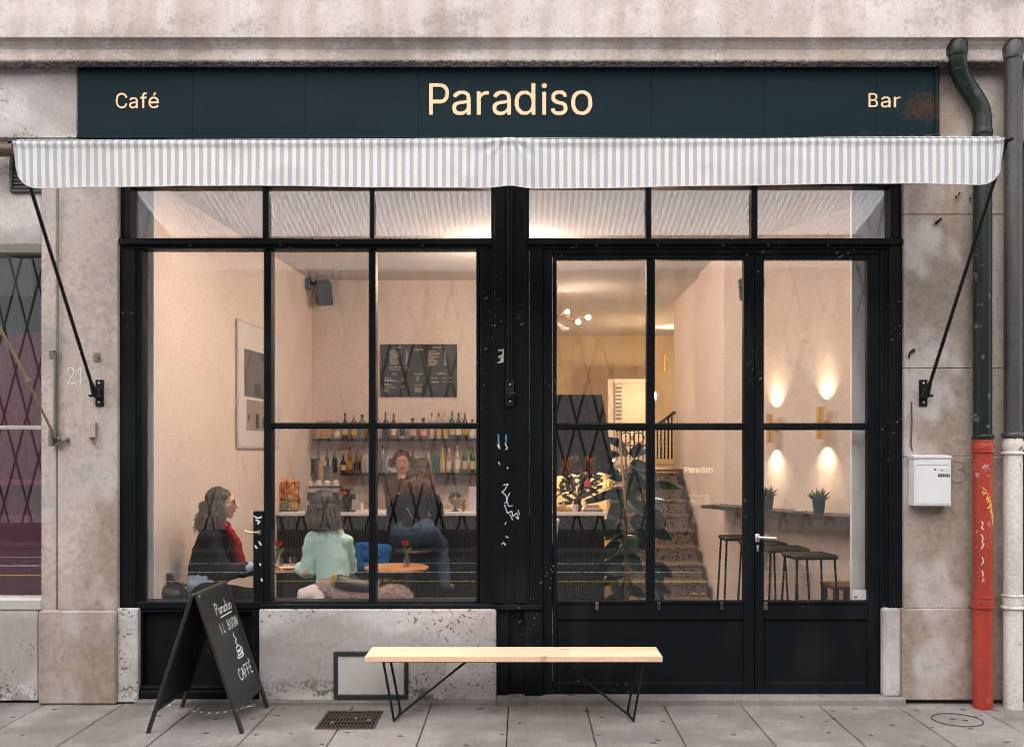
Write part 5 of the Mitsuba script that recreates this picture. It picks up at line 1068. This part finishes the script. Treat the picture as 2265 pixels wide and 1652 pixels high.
# tables ----------------------------------------------------------------------------------
def table(cx, cy, R, z, lab):
    t = thing('cafe_table', lab, 'table')
    part(t, 'tabletop', lathe([(0, z - .026), (R - .008, z - .026), (R, z - .018), (R, z - .006), (R - .006, z), (0, z)], 48, (cx, cy, 0)), 'oak_wood', smooth=40)
    part(t, 'column', cyl((cx, cy, FL + .01), (cx, cy, z - .027), .028), 'black_iron', smooth=40); part(t, 'foot', lathe([(0, 0), (.21, 0), (.21, .012), (.03, .03), (0, .03)], 24, (cx, cy, FL + .001)), 'black_iron', smooth=40)
yT = 1.38; zT = .80
table(X(877, yT), yT, 71 * KP * ratio(yT), zT, 'round oak cafe table with a single rose in the middle of the left window')
table(X(618, yT + .05), yT + .05, 66 * KP * ratio(yT), zT - .01, 'round oak cafe table between the two women at the window')
def bud_vase(x, y, z, lab):
    t = thing('bud_vase', lab, 'vase'); 
    part(t, 'bottle', lathe([(0, 0), (.026, 0), (.028, .01), (.028, .055), (.014, .085), (.012, .115), (.015, .118), (.011, .118), (.011, .085), (.024, .055), (.024, .008), (0, .008)], 18, (x, y, z + .001)), 'clear_glass', smooth=50)
    part(t, 'stem', tube([(x, y, z + .012), (x - .004, y, z + .11), (x - .012, y, z + .19)], .0035, 6), 'satin', (.10, .18, .05), smooth=50)
    part(t, 'leaf', cat([leaf((x - .006, y, z + .13), (x + sx * .045, y - .01, z + .16 + dz_), .022, .3) for sx, dz_ in ((-1, .0), (1, .01), (-.6, .03), (.8, -.02))]), 'satin', (.06, .15, .03))
    o = np.array((x - .012, y, z + .195)); rr = random.Random(int(x * 1000))
    part(t, 'rose', cat([leaf(o - (0, 0, .012), o + .030 * np.array((math.cos(q) * s, math.sin(q) * s, .75)), .036, rr.uniform(-.4, .4), 0, 5) for q, s in zip(np.linspace(0, 18, 18), np.linspace(.3, 1.05, 18))] + [ball(o + (0, 0, .002), .018, 2)]), 'satin', (.52, .022, .045))
bud_vase(X(901, yT), yT - .03, zT, 'single red rose in a glass bottle on the middle table'); bud_vase(X(616, yT), yT + .05, zT - .01, "single red rose in a glass bottle on the two women's table")
def tumbler(x, y, z, lab):
    k = thing('glass_tumbler', lab, 'glass'); add(k, lathe([(0, 0), (.028, 0), (.032, .085), (.029, .085), (.026, .010), (0, .010)], 18, (x, y, z + .001)), 'clear_glass', smooth=50)
tumbler(X(645, yT), yT + .05, zT - .01, "water glass beside the mint sweater on the women's table"); tumbler(X(602, yT - .1), yT - .1, zT - .01, "water glass next to the mullion on the women's table")
single('plate', "white plate on the women's table beside the mint sweater", 'plate', lathe([(0, 0), (.05, 0), (.085, .014), (.08, .014), (.05, .005), (0, .005)], 24, (X(641, yT), yT - .08, zT - .009)), 'gloss', (.68, .66, .63), smooth=50)
single('plate', "white saucer next to the mullion on the women's table", 'plate', lathe([(0, 0), (.04, 0), (.065, .012), (.06, .012), (.04, .005), (0, .005)], 24, (X(600, yT), yT - .12, zT - .009)), 'gloss', (.66, .64, .61), smooth=50)
# ------------------------------------------------------------------ window bench, coats and bags
wbn = thing('window_bench', 'dark wooden window seat behind the left window', 'bench')
part(wbn, 'seat', bx(-2.62, -.30, .27, .98, .555, .60, .006), 'satin', (.045, .036, .030)); part(wbn, 'front_board', bx(-2.62, -.30, .93, .96, FL, .555), 'satin', (.030, .026, .024))
def fuzz(m, n, L, seed, r=.0022):
    """short fur standing off a mesh"""
    rr = np.random.default_rng(seed); pts, fi = trimesh.sample.sample_surface(m, n, seed=seed); nn = m.face_normals[fi]
    v, f = [], []
    for i, (p, q) in enumerate(zip(pts, nn)):
        d = q + rr.normal(0, .55, 3) + (0, 0, -.35); d /= np.linalg.norm(d); s = np.cross(d, rr.normal(0, 1, 3)); s /= np.linalg.norm(s) + 1e-9
        e = p + d * L * rr.uniform(.6, 1.2); o = len(v); v += [p - s * r, p + s * r, e]; f.append((o, o + 1, o + 2))
    return trimesh.Trimesh(v, f, process=False)
yk = .50
def blob(pts, seed, length=.018, amp=.012, fr=9):
    m = soft(union([bone(P(*a[:2], yk + a[3]), P(*b[:2], yk + b[3]), a[2], b[2], 16) for a, b in zip(pts, pts[1:])]), length, 6); return wobble(m, amp, fr, seed)
fc = thing('fur_coat', 'dusty pink fur coat lying along the window seat', 'coat')
m1 = blob([(700, 1318, .060, -.05), (722, 1300, .062, -.03), (745, 1318, .050, -.05), (790, 1322, .045, -.05), (835, 1322, .050, -.05), (858, 1314, .062, -.02), (885, 1313, .058, 0), (897, 1322, .045, 0)], 3)
part(fc, 'shell', m1, 'matte', (.40, .30, .27), smooth=True); part(fc, 'fur', fuzz(m1, 9000, .022, 3), 'matte', (.43, .325, .29), kind='stuff')
wcx = thing('white_jacket', 'crumpled pale pink jacket under the woman in the mint sweater', 'jacket')
add(wcx, blob([(672, 1316, .058, -.08), (690, 1312, .060, -.08), (705, 1322, .05, -.09)], 8, .014, .014, 14), 'matte', (.62, .53, .52), smooth=True)
hbg = thing('handbag', 'black leather bag with a yellow flower trim lying on the fur coat', 'bag')
part(hbg, 'body', blob([(752, 1285, .050, -.06), (775, 1291, .055, -.05), (800, 1296, .052, -.05), (815, 1300, .045, -.05)], 5, .018, .008), 'satin', (.024, .024, .024), smooth=True)
part(hbg, 'trim', wobble(ball(P(739, 1279, .42), .028, 3), .014, 40), 'satin', (.42, .26, .05), smooth=True); part(hbg, 'handle', tube([P(818, 1305, .42), P(823, 1290, .42), P(830, 1283, .42), P(838, 1288, .42), P(835, 1300, .42)], .007, 8), 'satin', (.35, .27, .16), smooth=50)
bp = thing('backpack', 'black backpack on the window seat at the far left', 'backpack')
part(bp, 'body', blob([(345, 1318, .090, .05), (348, 1285, .085, .06), (358, 1272, .072, .05), (385, 1300, .055, .05), (405, 1318, .050, .04)], 6, .018, .010, 7), 'satin', (.026, .030, .029), smooth=True)
part(bp, 'pocket', wobble(soft(bone(P(362, 1312, .46), P(388, 1316, .46), .065, .055), .02, 4), .006, 10), 'satin', (.020, .023, .022), smooth=True); part(bp, 'strap', tube([P(366, 1268, .5), P(380, 1278, .44), P(398, 1290, .44), P(415, 1296, .46)], .011, 8), 'satin', (.03, .034, .033), smooth=50); part(bp, 'stud', ball(P(349, 1302, .455), .008, 1), 'metal', (.6, .6, .6), smooth=True)

# ------------------------------------------------------------------ people
def frame(f, up=(0, 0, 1)):
    f = np.array(f, float); f /= np.linalg.norm(f); r = np.cross(f, up); r /= np.linalg.norm(r); return r, f, np.cross(r, f)
def local(c, fr, s): return lambda x, y, z: np.array(c) + s * (x * fr[0] + y * fr[1] + z * fr[2])
def ell(L, fr, x, y, z, r, s):
    """an ellipsoid of radii r (along right, forward, up) in the head's frame"""
    m = manifold3d.Manifold.sphere(1.0, 20).scale([float(a * s) for a in r]); R = np.stack(fr, 1); o = L(x, y, z)
    return m.transform(np.hstack([R, o[:, None]]).tolist())
def head_solids(c, fr, s, neck_to, nr=.052):
    L = local(c, fr, s); B = lambda a, b, ra, rb: bone(L(*a), L(*b), ra * s, rb * s, 16)
    H = manifold3d.Manifold.batch_hull
    face = H([sph(L(*q), r * s, 14) for q, r in (((0, .29, -.43), .075), ((.10, .22, -.41), .08), ((-.10, .22, -.41), .08), ((.21, .02, -.22), .10), ((-.21, .02, -.22), .10), ((.17, .22, -.05), .13), ((-.17, .22, -.05), .13), ((0, .27, .18), .14))])
    out = [ell(L, fr, 0, -.07, .13, (.335, .42, .37), s), face, B((0, .36, .06), (0, .49, -.11), .028, .042), B((0, .49, -.11), (0, .36, -.16), .042, .045), B((.055, .39, -.13), (-.055, .39, -.13), .032, .032),
           ell(L, fr, .345, -.03, -.03, (.04, .085, .13), s), ell(L, fr, -.345, -.03, -.03, (.04, .085, .13), s), B((.16, .33, .10), (-.16, .33, .10), .045, .045), B((0, .36, -.27), (0, .355, -.24), .055, .05)]
    out.append(bone(L(0, -.10, -.22), neck_to, nr * 1.02, nr * 1.12, 16)); return out, L
def face_parts(t, L, s, lips=(.42, .12, .10)):
    part(t, 'lips', cat([tri(manifold3d.Manifold.batch_hull([sph(L(-.085, .375, z), .02 * s, 10), sph(L(0, .415, z), .03 * s, 10), sph(L(.085, .375, z), .02 * s, 10)])) for z in (-.235, -.275)]), 'satin', lips, smooth=60)
    for x in (-.14, .14):
        part(t, 'eye', ball(L(x, .325, .015), .045 * s, 2), 'gloss', (.62, .58, .54), smooth=True); part(t, 'iris', ball(L(x, .352, .015), .024 * s, 1), 'gloss', (.03, .02, .012), smooth=True)
        part(t, 'eyebrow', tube([L(x * .45, .395, .105), L(x, .385, .13), L(x * 1.6, .33, .11)], [.012 * s, .014 * s, .007 * s], 6), 'matte', (.035, .022, .015), smooth=True)
def hair(t, c, fr, s, length, col, seed, spread=1.0, n=230, a0=62, tips=None, push=None, fine=.62):
    """a cap over the skull and strands that run down it and hang"""
    L = local(c, fr, s); rr = np.random.default_rng(seed)
    cap = ell(L, fr, 0, -.095, .16, (.352, .425, .372), s) - ell(L, fr, 0, .52, -.18, (.36, .46, .50), s)
    m = soft(cap, .012, 4); part(t, 'hair_cap', m, 'satin', col, smooth=True)
    ms, cols = [], []
    for i in range(int(n * 2.2)):
        az = math.radians(rr.uniform(a0, 360 - a0)); R = np.array((.385, .455, .395)) * rr.uniform(.97, 1.05); pts = []
        for e in (84, 62, 40, 20, 4, -12):
            q = math.radians(e + rr.normal(0, 2)); pts.append(L(R[0] * math.cos(q) * -math.sin(az), -.095 + R[1] * math.cos(q) * math.cos(az), .16 + R[2] * math.sin(q)))
        out = pts[-1] - L(0, -.095, .0); out[2] = 0; out /= np.linalg.norm(out) + 1e-9
        Ln = length * rr.uniform(.75, 1.08); w1, w2 = rr.normal(0, .012, 3), rr.normal(0, .018, 3)
        for k in (1, 2, 3, 4, 5):
            q = pts[5] + np.array((0, 0, -1)) * Ln * k / 5 + out * (.030 * spread * math.sin(k / 5 * 2.4)) + w1 * math.sin(k * 1.4) + w2 * k / 5
            if push is not None: q = push(q)
            pts.append(q)
        r0 = rr.uniform(.006, .011) * fine; tb = tube(pts, [r0 * .5, r0, r0, r0, r0, r0, r0, r0 * .95, r0 * .85, r0 * .7, r0 * .25], 5); ms.append(tb)
        cc = np.array(col) * rr.uniform(.85, 1.18); tc = np.array(tips if tips is not None else col) * rr.uniform(.85, 1.15)
        w = np.repeat(np.linspace(0, 1, 11), 5) ** 2; w = np.concatenate([w, [0, 1]])[:, None]; cols.append(cc * (1 - w) + tc * w)
    part(t, 'hair_strands', cat(ms), 'satin', np.vstack(cols), smooth=True, kind='stuff')
def hand(w, d, nrm, s=1.0, curl=.5, side=1):
    """palm, four fingers and a thumb as bones: w wrist, d towards the fingers, nrm out of the back of the hand, side +1 or -1 for the thumb"""
    d = np.array(d, float) / np.linalg.norm(d); nrm = np.array(nrm, float); nrm = nrm - d * (d @ nrm); nrm /= np.linalg.norm(nrm); lat = np.cross(d, nrm) * side; out = []
    q = lambda a, b, c=0: np.array(w) + s * (a * d + b * lat + c * nrm)
    out.append(manifold3d.Manifold.batch_hull([sph(q(0, 0), .022 * s, 10), sph(q(.085, .030), .012 * s, 10), sph(q(.085, -.030), .011 * s, 10), sph(q(.03, .028), .014 * s, 10)]))
    for b, ln in ((.030, .072), (.010, .080), (-.010, .074), (-.029, .058)):
        a, p, an = .085, q(.085, b), 0.0
        for k, seg in enumerate((.44, .32, .24)):
            an += curl * (.7 if k else .5); e = p + s * ln * seg * (d * math.cos(an) - nrm * math.sin(an)); out.append(bone(p, e, (.0090 - .001 * k) * s, (.0080 - .001 * k) * s, 8)); p = e
    p = q(.025, .030, -.004); e = p + s * .036 * (d * .6 + lat * .7 - nrm * .25); g = e + s * .030 * (d * .85 + lat * .15 - nrm * .35); out += [bone(p, e, .0115 * s, .0095 * s, 8), bone(e, g, .0095 * s, .0075 * s, 8)]
    return out
def dress(t, name, bones, col, seed=0, amp=.006, fr=9, bs='matte', length=.014, it=10, label=None, fold=.009):
    m = soft(union([bone(a, b, ra, rb, 16) for a, b, ra, rb in bones]), length, it)
    q = np.asarray(m.vertices); w = meshkit.noise(q * 5 + seed, seed)[:, None] * .12
    ridge = 1 - np.abs(2 * meshkit.noise((q + w) * (6.0, 6.0, 10.0) + seed * 3, seed) - 1)
    m.vertices = q + np.asarray(m.vertex_normals) * (ridge[:, None] ** 2 - .35) * fold
    part(t, name, wobble(wobble(m, amp, fr, seed), amp * .5, fr * 3, seed + 7), bs, col, smooth=True, label=label)
SKIN = (.52, .31, .23)
# --- woman in profile at the left
t = thing('person', 'long-haired woman in dark sweater and red scarf seated in profile facing right', 'person'); y = .66
Pw = lambda a, b, o=0.0: P(a, b, y + o)
fr = frame((.97, .22, -.03)); c = Pw(492, 1113); s = .225
sol, L = head_solids(c, fr, s, Pw(478, 1170))
shR, shL = Pw(462, 1190, -.15), Pw(486, 1186, .16); elR, elL = Pw(496, 1268, -.16), Pw(535, 1262, .20); wrR, wrL = Pw(552, 1254, -.02), Pw(590, 1250, .22)
hipR, hipL = Pw(452, 1312, -.10), Pw(456, 1312, .10); knR, knL = Pw(565, 1322, -.08), Pw(572, 1320, .14)
sol += [bone(Pw(476, 1175), Pw(458, 1300), .06, .09), bone(shR, elR, .04, .035), bone(elR, wrR, .034, .024), bone(shL, elL, .04, .035), bone(elL, wrL, .034, .024), bone(shR, shL, .05, .05), bone(hipR, knR, .07, .05), bone(hipL, knL, .07, .05), bone(hipR, hipL, .08, .08), bone(knR, knR + (.03, 0, -.42), .045, .03), bone(knL, knL + (.03, 0, -.42), .045, .03), bone(knR + (.03, 0, -.42), knR + (.16, 0, -.45), .03, .025), bone(knL + (.03, 0, -.42), knL + (.16, 0, -.45), .03, .025)]
sol += hand(wrR, (.9, .15, -.05), (-.1, -.4, 1), .95, .5, -1) + hand(wrL, (.9, -.15, -.08), (0, .3, 1), .95, .45, 1)
part(t, 'body', soft(union(sol), .007, 6), 'satin', SKIN, smooth=True); face_parts(t, L, s)
dress(t, 'sweater', [(Pw(478, 1180), Pw(463, 1225), .105, .135), (Pw(463, 1225), Pw(455, 1282), .135, .140), (shR, shL, .082, .082), (shR, elR, .072, .062), (elR, elR + (wrR - elR) * .86, .060, .046), (shL, elL, .070, .060), (elL, elL + (wrL - elL) * .86, .058, .044), (Pw(482, 1166), Pw(478, 1182), .072, .09)], (.011, .012, .012), 3, .006, 8)
dress(t, 'shirt_hem', [(Pw(448, 1290, -.04), Pw(452, 1296, .05),   .125, .12), (Pw(432, 1300, -.03), Pw(440, 1305, -.05), .07, .09)], (.34, .42, .58), 5, .008, 16, label='pale blue shirt hem below the sweater')
dress(t, 'cuff', [(elR + (wrR - elR) * .80, elR + (wrR - elR) * 1.02, .045, .040), (elL + (wrL - elL) * .84, elL + (wrL - elL) * 1.0, .042, .038)], (.34, .42, .58), 6, .004, 20, length=.01, label='pale blue shirt cuffs')
dress(t, 'trousers', [(hipR, knR, .088, .066), (hipL, knL, .088, .066), (hipR, hipL, .10, .10), (knR, knR + (.02, 0, -.38), .062, .05), (knL, knL + (.02, 0, -.38), .062, .05)], (.012, .012, .013), 7)
dress(t, 'scarf', [(Pw(494, 1164, -.06), Pw(502, 1163, .05), .034, .034), (Pw(502, 1166, -.03), Pw(522, 1196, -.02), .026, .030), (Pw(522, 1196, -.02), Pw(533, 1245, -.02), .030, .036)], (.22, .012, .016), 8, .008, 16, length=.012, label='red scarf hanging down the front')
part(t, 'shoe', cat([tri(bone(k + (.02, 0, -.43), k + (.17, 0, -.455), .045, .035)) for k in (knR, knL)]), 'satin', (.02, .02, .02), smooth=60)
gls = [tube([L(x + .085 * math.cos(q), .43 - abs(x) * .25, .02 + .075 * math.sin(q)) for q in np.linspace(0, 2 * math.pi, 17)], .0022, 6) for x in (-.13, .13)] + [tube([L(x * 1.6, .39, .05), L(x * 2.5, .1, .06), L(x * 2.55, -.1, .0)], .0024, 6) for x in (-.14, .14)]
part(t, 'glasses', cat(gls), 'satin', (.03, .025, .02), smooth=50)
hair(t, c, fr, s, .215, (.034, .023, .016), 11, .95, 260, 74, tips=(.11, .068, .046), push=lambda q: q + np.array((-.035 * max(0, (c[2] - .08 - q[2])) / .12, -.01, 0)))
# --- woman in the mint sweater, seen from behind
t = thing('person', 'woman in a mint green sweater seated with her back to the window', 'person'); y = .80
fr = frame((-.40, .90, -.05)); c = Pw(713, 1120); s = .225
sol, L = head_solids(c, fr, s, Pw(728, 1178))
shL, shR = Pw(693, 1194, .03), Pw(764, 1198, -.01); elL, elR = Pw(682, 1262, .02), Pw(772, 1258, .12); wrL, wrR = Pw(665, 1256, .30), Pw(720, 1255, .36); hip0, hip1 = Pw(715, 1312, .02), Pw(760, 1312, .0); kn0, kn1 = hip0 + (-.02, .42, .02), hip1 + (.0, .42, .02)
sol += [bone(Pw(730, 1180), Pw(738, 1300), .06, .09), bone(shL, elL, .04, .035), bone(elL, wrL, .033, .024), bone(shR, elR, .04, .035), bone(elR, wrR, .033, .024), bone(shL, shR, .05, .05), bone(hip0, hip1, .08, .08), bone(hip0, kn0, .07, .05), bone(hip1, kn1, .07, .05), bone(kn0, kn0 + (0, .06, -.43), .045, .03), bone(kn1, kn1 + (0, .06, -.43), .045, .03), bone(kn0 + (0, .06, -.43), kn0 + (0, .18, -.46), .03, .025), bone(kn1 + (0, .06, -.43), kn1 + (0, .18, -.46), .03, .025)]
sol += hand(wrL, (-.1, .9, -.08), (-.3, 0, 1), .95, .5, 1) + hand(wrR, (-.5, .8, -.05), (.2, 0, 1), .95, .5, -1)
part(t, 'body', soft(union(sol), .007, 6), 'satin', SKIN, smooth=True); face_parts(t, L, s)
dress(t, 'sweater', [(Pw(731, 1186), Pw(736, 1230), .115, .128), (Pw(736, 1230), Pw(738, 1275), .128, .130), (Pw(738, 1275), Pw(735, 1300), .130, .118), (shL, shR, .070, .066), (shL, elL, .068, .068), (elL, wrL, .064, .046), (shR, elR, .064, .062), (elR, wrR, .062, .044), (Pw(727, 1170), Pw(730, 1184), .062, .085)], (.50, .70, .64), 13, .008, 5, it=7)
dress(t, 'trousers', [(hip0, hip1, .105, .105), (hip0, kn0, .088, .066), (hip1, kn1, .088, .066), (kn0, kn0 + (0, .05, -.38), .062, .05), (kn1, kn1 + (0, .05, -.38), .062, .05)], (.03, .035, .05), 14)
part(t, 'shoe', cat([tri(bone(k + (0, .06, -.435), k + (0, .19, -.455), .045, .035)) for k in (kn0, kn1)]), 'satin', (.02, .02, .02), smooth=60)
part(t, 'elbow_patch', ball(Pw(676, 1268, -.045), .030, 2), 'matte', (.42, .26, .18), smooth=True)
hair(t, c, fr, s, .175, (.032, .023, .017), 12, .65, 270, 58, tips=(.075, .054, .038), push=lambda q: q + np.array((.10 * max(0, (c[2] - .09 - q[2])) / .20, -.02 * (q[2] < c[2] - .1), 0)))
part(t, 'hair_slide', bx(*(L(-.2, -.555, -.04)[0] + np.array((-.035, .035))), L(-.2, -.56, -.04)[1] - .03, L(-.2, -.56, -.04)[1], L(-.2, -.56, -.04)[2] - .004, L(-.2, -.56, -.04)[2] + .004, .002), 'satin', (.015, .012, .010))
# --- woman at the bar
t = thing('person', 'woman in black top and jeans at the bar, one hand raised to her hair', 'person'); y = 2.62
fr = frame((-.25, .95, -.08)); c = Pw(930, 1042, .05); s = .225
sol, L = head_solids(c, fr, s, Pw(924, 1092, .03))
shL, shR = Pw(884, 1112, .06), Pw(956, 1108, .0); elL, elR = Pw(868, 1136, .34), Pw(966, 1132, .30); wrL, wrR = Pw(905, 1130, .50), Pw(957, 1064, .10)
hp0, hp1 = Pw(893, 1184, .04), Pw(935, 1176, -.04); k0, k1 = Pw(905, 1204, .42), Pw(975, 1206, .28); a0_, a1_ = Pw(905, 1290, .38), Pw(985, 1294, .18)
sol += [bone(Pw(922, 1095), Pw(916, 1175), .06, .09), bone(shL, elL, .04, .034), bone(elL, wrL, .033, .024), bone(shR, elR, .04, .036), bone(elR, wrR, .036, .026), bone(shL, shR, .05, .05), bone(hp0, hp1, .09, .09), bone(hp0, k0, .08, .055), bone(hp1, k1, .08, .055), bone(k0, a0_, .05, .032), bone(k1, a1_, .05, .032), bone(a0_, a0_ + (0, .14, -.03), .032, .026), bone(a1_, a1_ + (.05, .13, -.03), .032, .026)]
sol += hand(wrR, (-.25, -.05, .9), (.7, -.5, .1), 1.0, .45, 1) + hand(wrL, (.8, .5, -.05), (0, 0, 1), .95, .4, -1)
part(t, 'body', soft(union(sol), .008, 6), 'satin', SKIN, smooth=True); face_parts(t, L, s)
dress(t, 'top', [(Pw(922, 1105), Pw(918, 1140), .13, .125), (Pw(918, 1140), Pw(916, 1164), .120, .125), (shL, shR, .082, .082), (shL, elL, .078, .066), (elL, elL + (wrL - elL) * .8, .060, .045), (shR, elR, .078, .066), (elR, elR + (wrR - elR) * .42, .062, .052), (Pw(924, 1090, .02), Pw(922, 1106), .065, .09)], (.007, .0075, .008), 23, .009, 8)
dress(t, 'jeans', [(hp0, hp1, .140, .140), (Pw(915, 1170), Pw(912, 1180), .125, .14), (hp0, k0, .125, .078), (hp1, k1, .130, .080), (k0, a0_, .074, .052), (k1, a1_, .076, .054)], (.040, .066, .110), 24, .008, 9)
part(t, 'shoe', cat([tri(bone(k + (0, .02, -.02), k + (.03, .15, -.035), .05, .038)) for k in (a0_, a1_)]), 'satin', (.03, .03, .03), smooth=60)
hair(t, c, fr, s, .24, (.040, .024, .016), 15, 1.35, 300, 52, tips=(.15, .075, .045), push=lambda q: q + np.array((-.05 * max(0, (c[2] - .05 - q[2])) / .25, -.05 * (q[2] < c[2] - .1), 0)))
sx_ = thing('bar_chair', 'round black stool under the woman at the bar', 'bar stool'); o = Pw(915, 1214)
part(sx_, 'seat', lathe([(0, -.035), (.17, -.035), (.18, -.02), (.17, 0), (0, 0)], 28, (o[0], o[1], o[2])), 'satin', (.02, .02, .02), smooth=40); part(sx_, 'column', cyl((o[0], o[1], FL), (o[0], o[1], o[2] - .035), .028), 'black_iron', smooth=40); part(sx_, 'base', lathe([(0, 0), (.2, 0), (.2, .012), (.04, .03), (0, .03)], 24, (o[0], o[1], FL + .001)), 'black_iron', smooth=40)
# --- barista
t = thing('person', 'auburn-haired barista facing the street from behind the bar', 'person'); y = 3.78
fr = frame((.15, -.95, -.10)); c = Pw(889, 1022); s = .23
sol, L = head_solids(c, fr, s, Pw(890, 1062))
shL, shR = Pw(862, 1078), Pw(918, 1078); elL, elR = Pw(866, 1128, -.05), Pw(925, 1130, -.05); wrL, wrR = Pw(885, 1140, -.24), Pw(918, 1140, -.24); f0, f1 = np.array((Pw(878, 1100)[0], y, FL + .07)), np.array((Pw(905, 1100)[0], y, FL + .07))
sol += [bone(Pw(890, 1070), Pw(890, 1160), .06, .09), bone(shL, elL, .04, .034), bone(elL, wrL, .033, .024), bone(shR, elR, .04, .034), bone(elR, wrR, .033, .024), bone(shL, shR, .05, .05), bone(Pw(880, 1165), f0, .08, .045), bone(Pw(902, 1165), f1, .08, .045), bone(f0, f0 + (0, -.14, -.03), .04, .03), bone(f1, f1 + (0, -.14, -.03), .04, .03)] + hand(wrL, (.2, -.8, -.1), (-.2, 0, 1), .95, .5, -1) + hand(wrR, (-.2, -.8, -.1), (.2, 0, 1), .95, .5, 1)
part(t, 'body', soft(union(sol), .008, 6), 'satin', SKIN, smooth=True); face_parts(t, L, s)
dress(t, 'shirt', [(Pw(890, 1082), Pw(890, 1140), .12, .125), (shL, shR, .07, .07), (shL, elL, .066, .055), (shR, elR, .066, .055), (Pw(890, 1140), Pw(890, 1165), .125, .125)], (.10, .05, .035), 33, .008, 8)
dress(t, 'trousers', [(Pw(880, 1165), f0, .10, .06), (Pw(902, 1165), f1, .10, .06), (Pw(880, 1163), Pw(902, 1163), .105, .105)], (.02, .02, .022), 34)
hair(t, c, fr, s, .05, (.10, .042, .024), 16, .9, 170, 70)
# --- chair with a blue jacket
cj = thing('chair', 'chair with a bright blue jacket hung over its back, right of the mint sweater', 'chair'); y = 1.95
xa, xb = X(797, y), X(852, y); zt2 = Z(1203, y)
for x in (xa + .02, xb - .02):
    part(cj, 'back_post', tube([(x, y, FL), (x, y, zt2)], .016, 8), 'satin', (.05, .035, .025), smooth=50); part(cj, 'leg', tube([(x, y + .36, FL), (x, y + .36, FL + .43)], .015, 8), 'satin', (.05, .035, .025), smooth=50)
part(cj, 'seat', bx(xa, xb, y - .01, y + .39, FL + .43, FL + .46, .006), 'satin', (.05, .035, .025)); part(cj, 'top_rail', bx(xa, xb, y - .012, y + .014, zt2 - .08, zt2, .005), 'satin', (.05, .035, .025))
bj = thing('jacket', 'bright blue jacket draped over the chair back', 'jacket')
m = soft(union([bone((xa, y - .03, zt2 - .03), (xb, y - .03, zt2 - .05), .055, .055), bone((xa + .02, y - .06, zt2 - .2), (xb - .01, y - .06, zt2 - .2), .05, .06), bone((xa, y - .04, zt2 - .04), (xa + .02, y - .06, zt2 - .2), .05, .05), bone((xb, y - .04, zt2 - .05), (xb - .02, y - .06, zt2 - .22), .055, .06), bone((xa + .06, y - .06, zt2 - .1), (xb - .06, y - .06, zt2 - .1), .05, .05)]), .016, 6); add(bj, wobble(m, .012, 11, 4), 'matte', (.012, .085, .26), smooth=True)
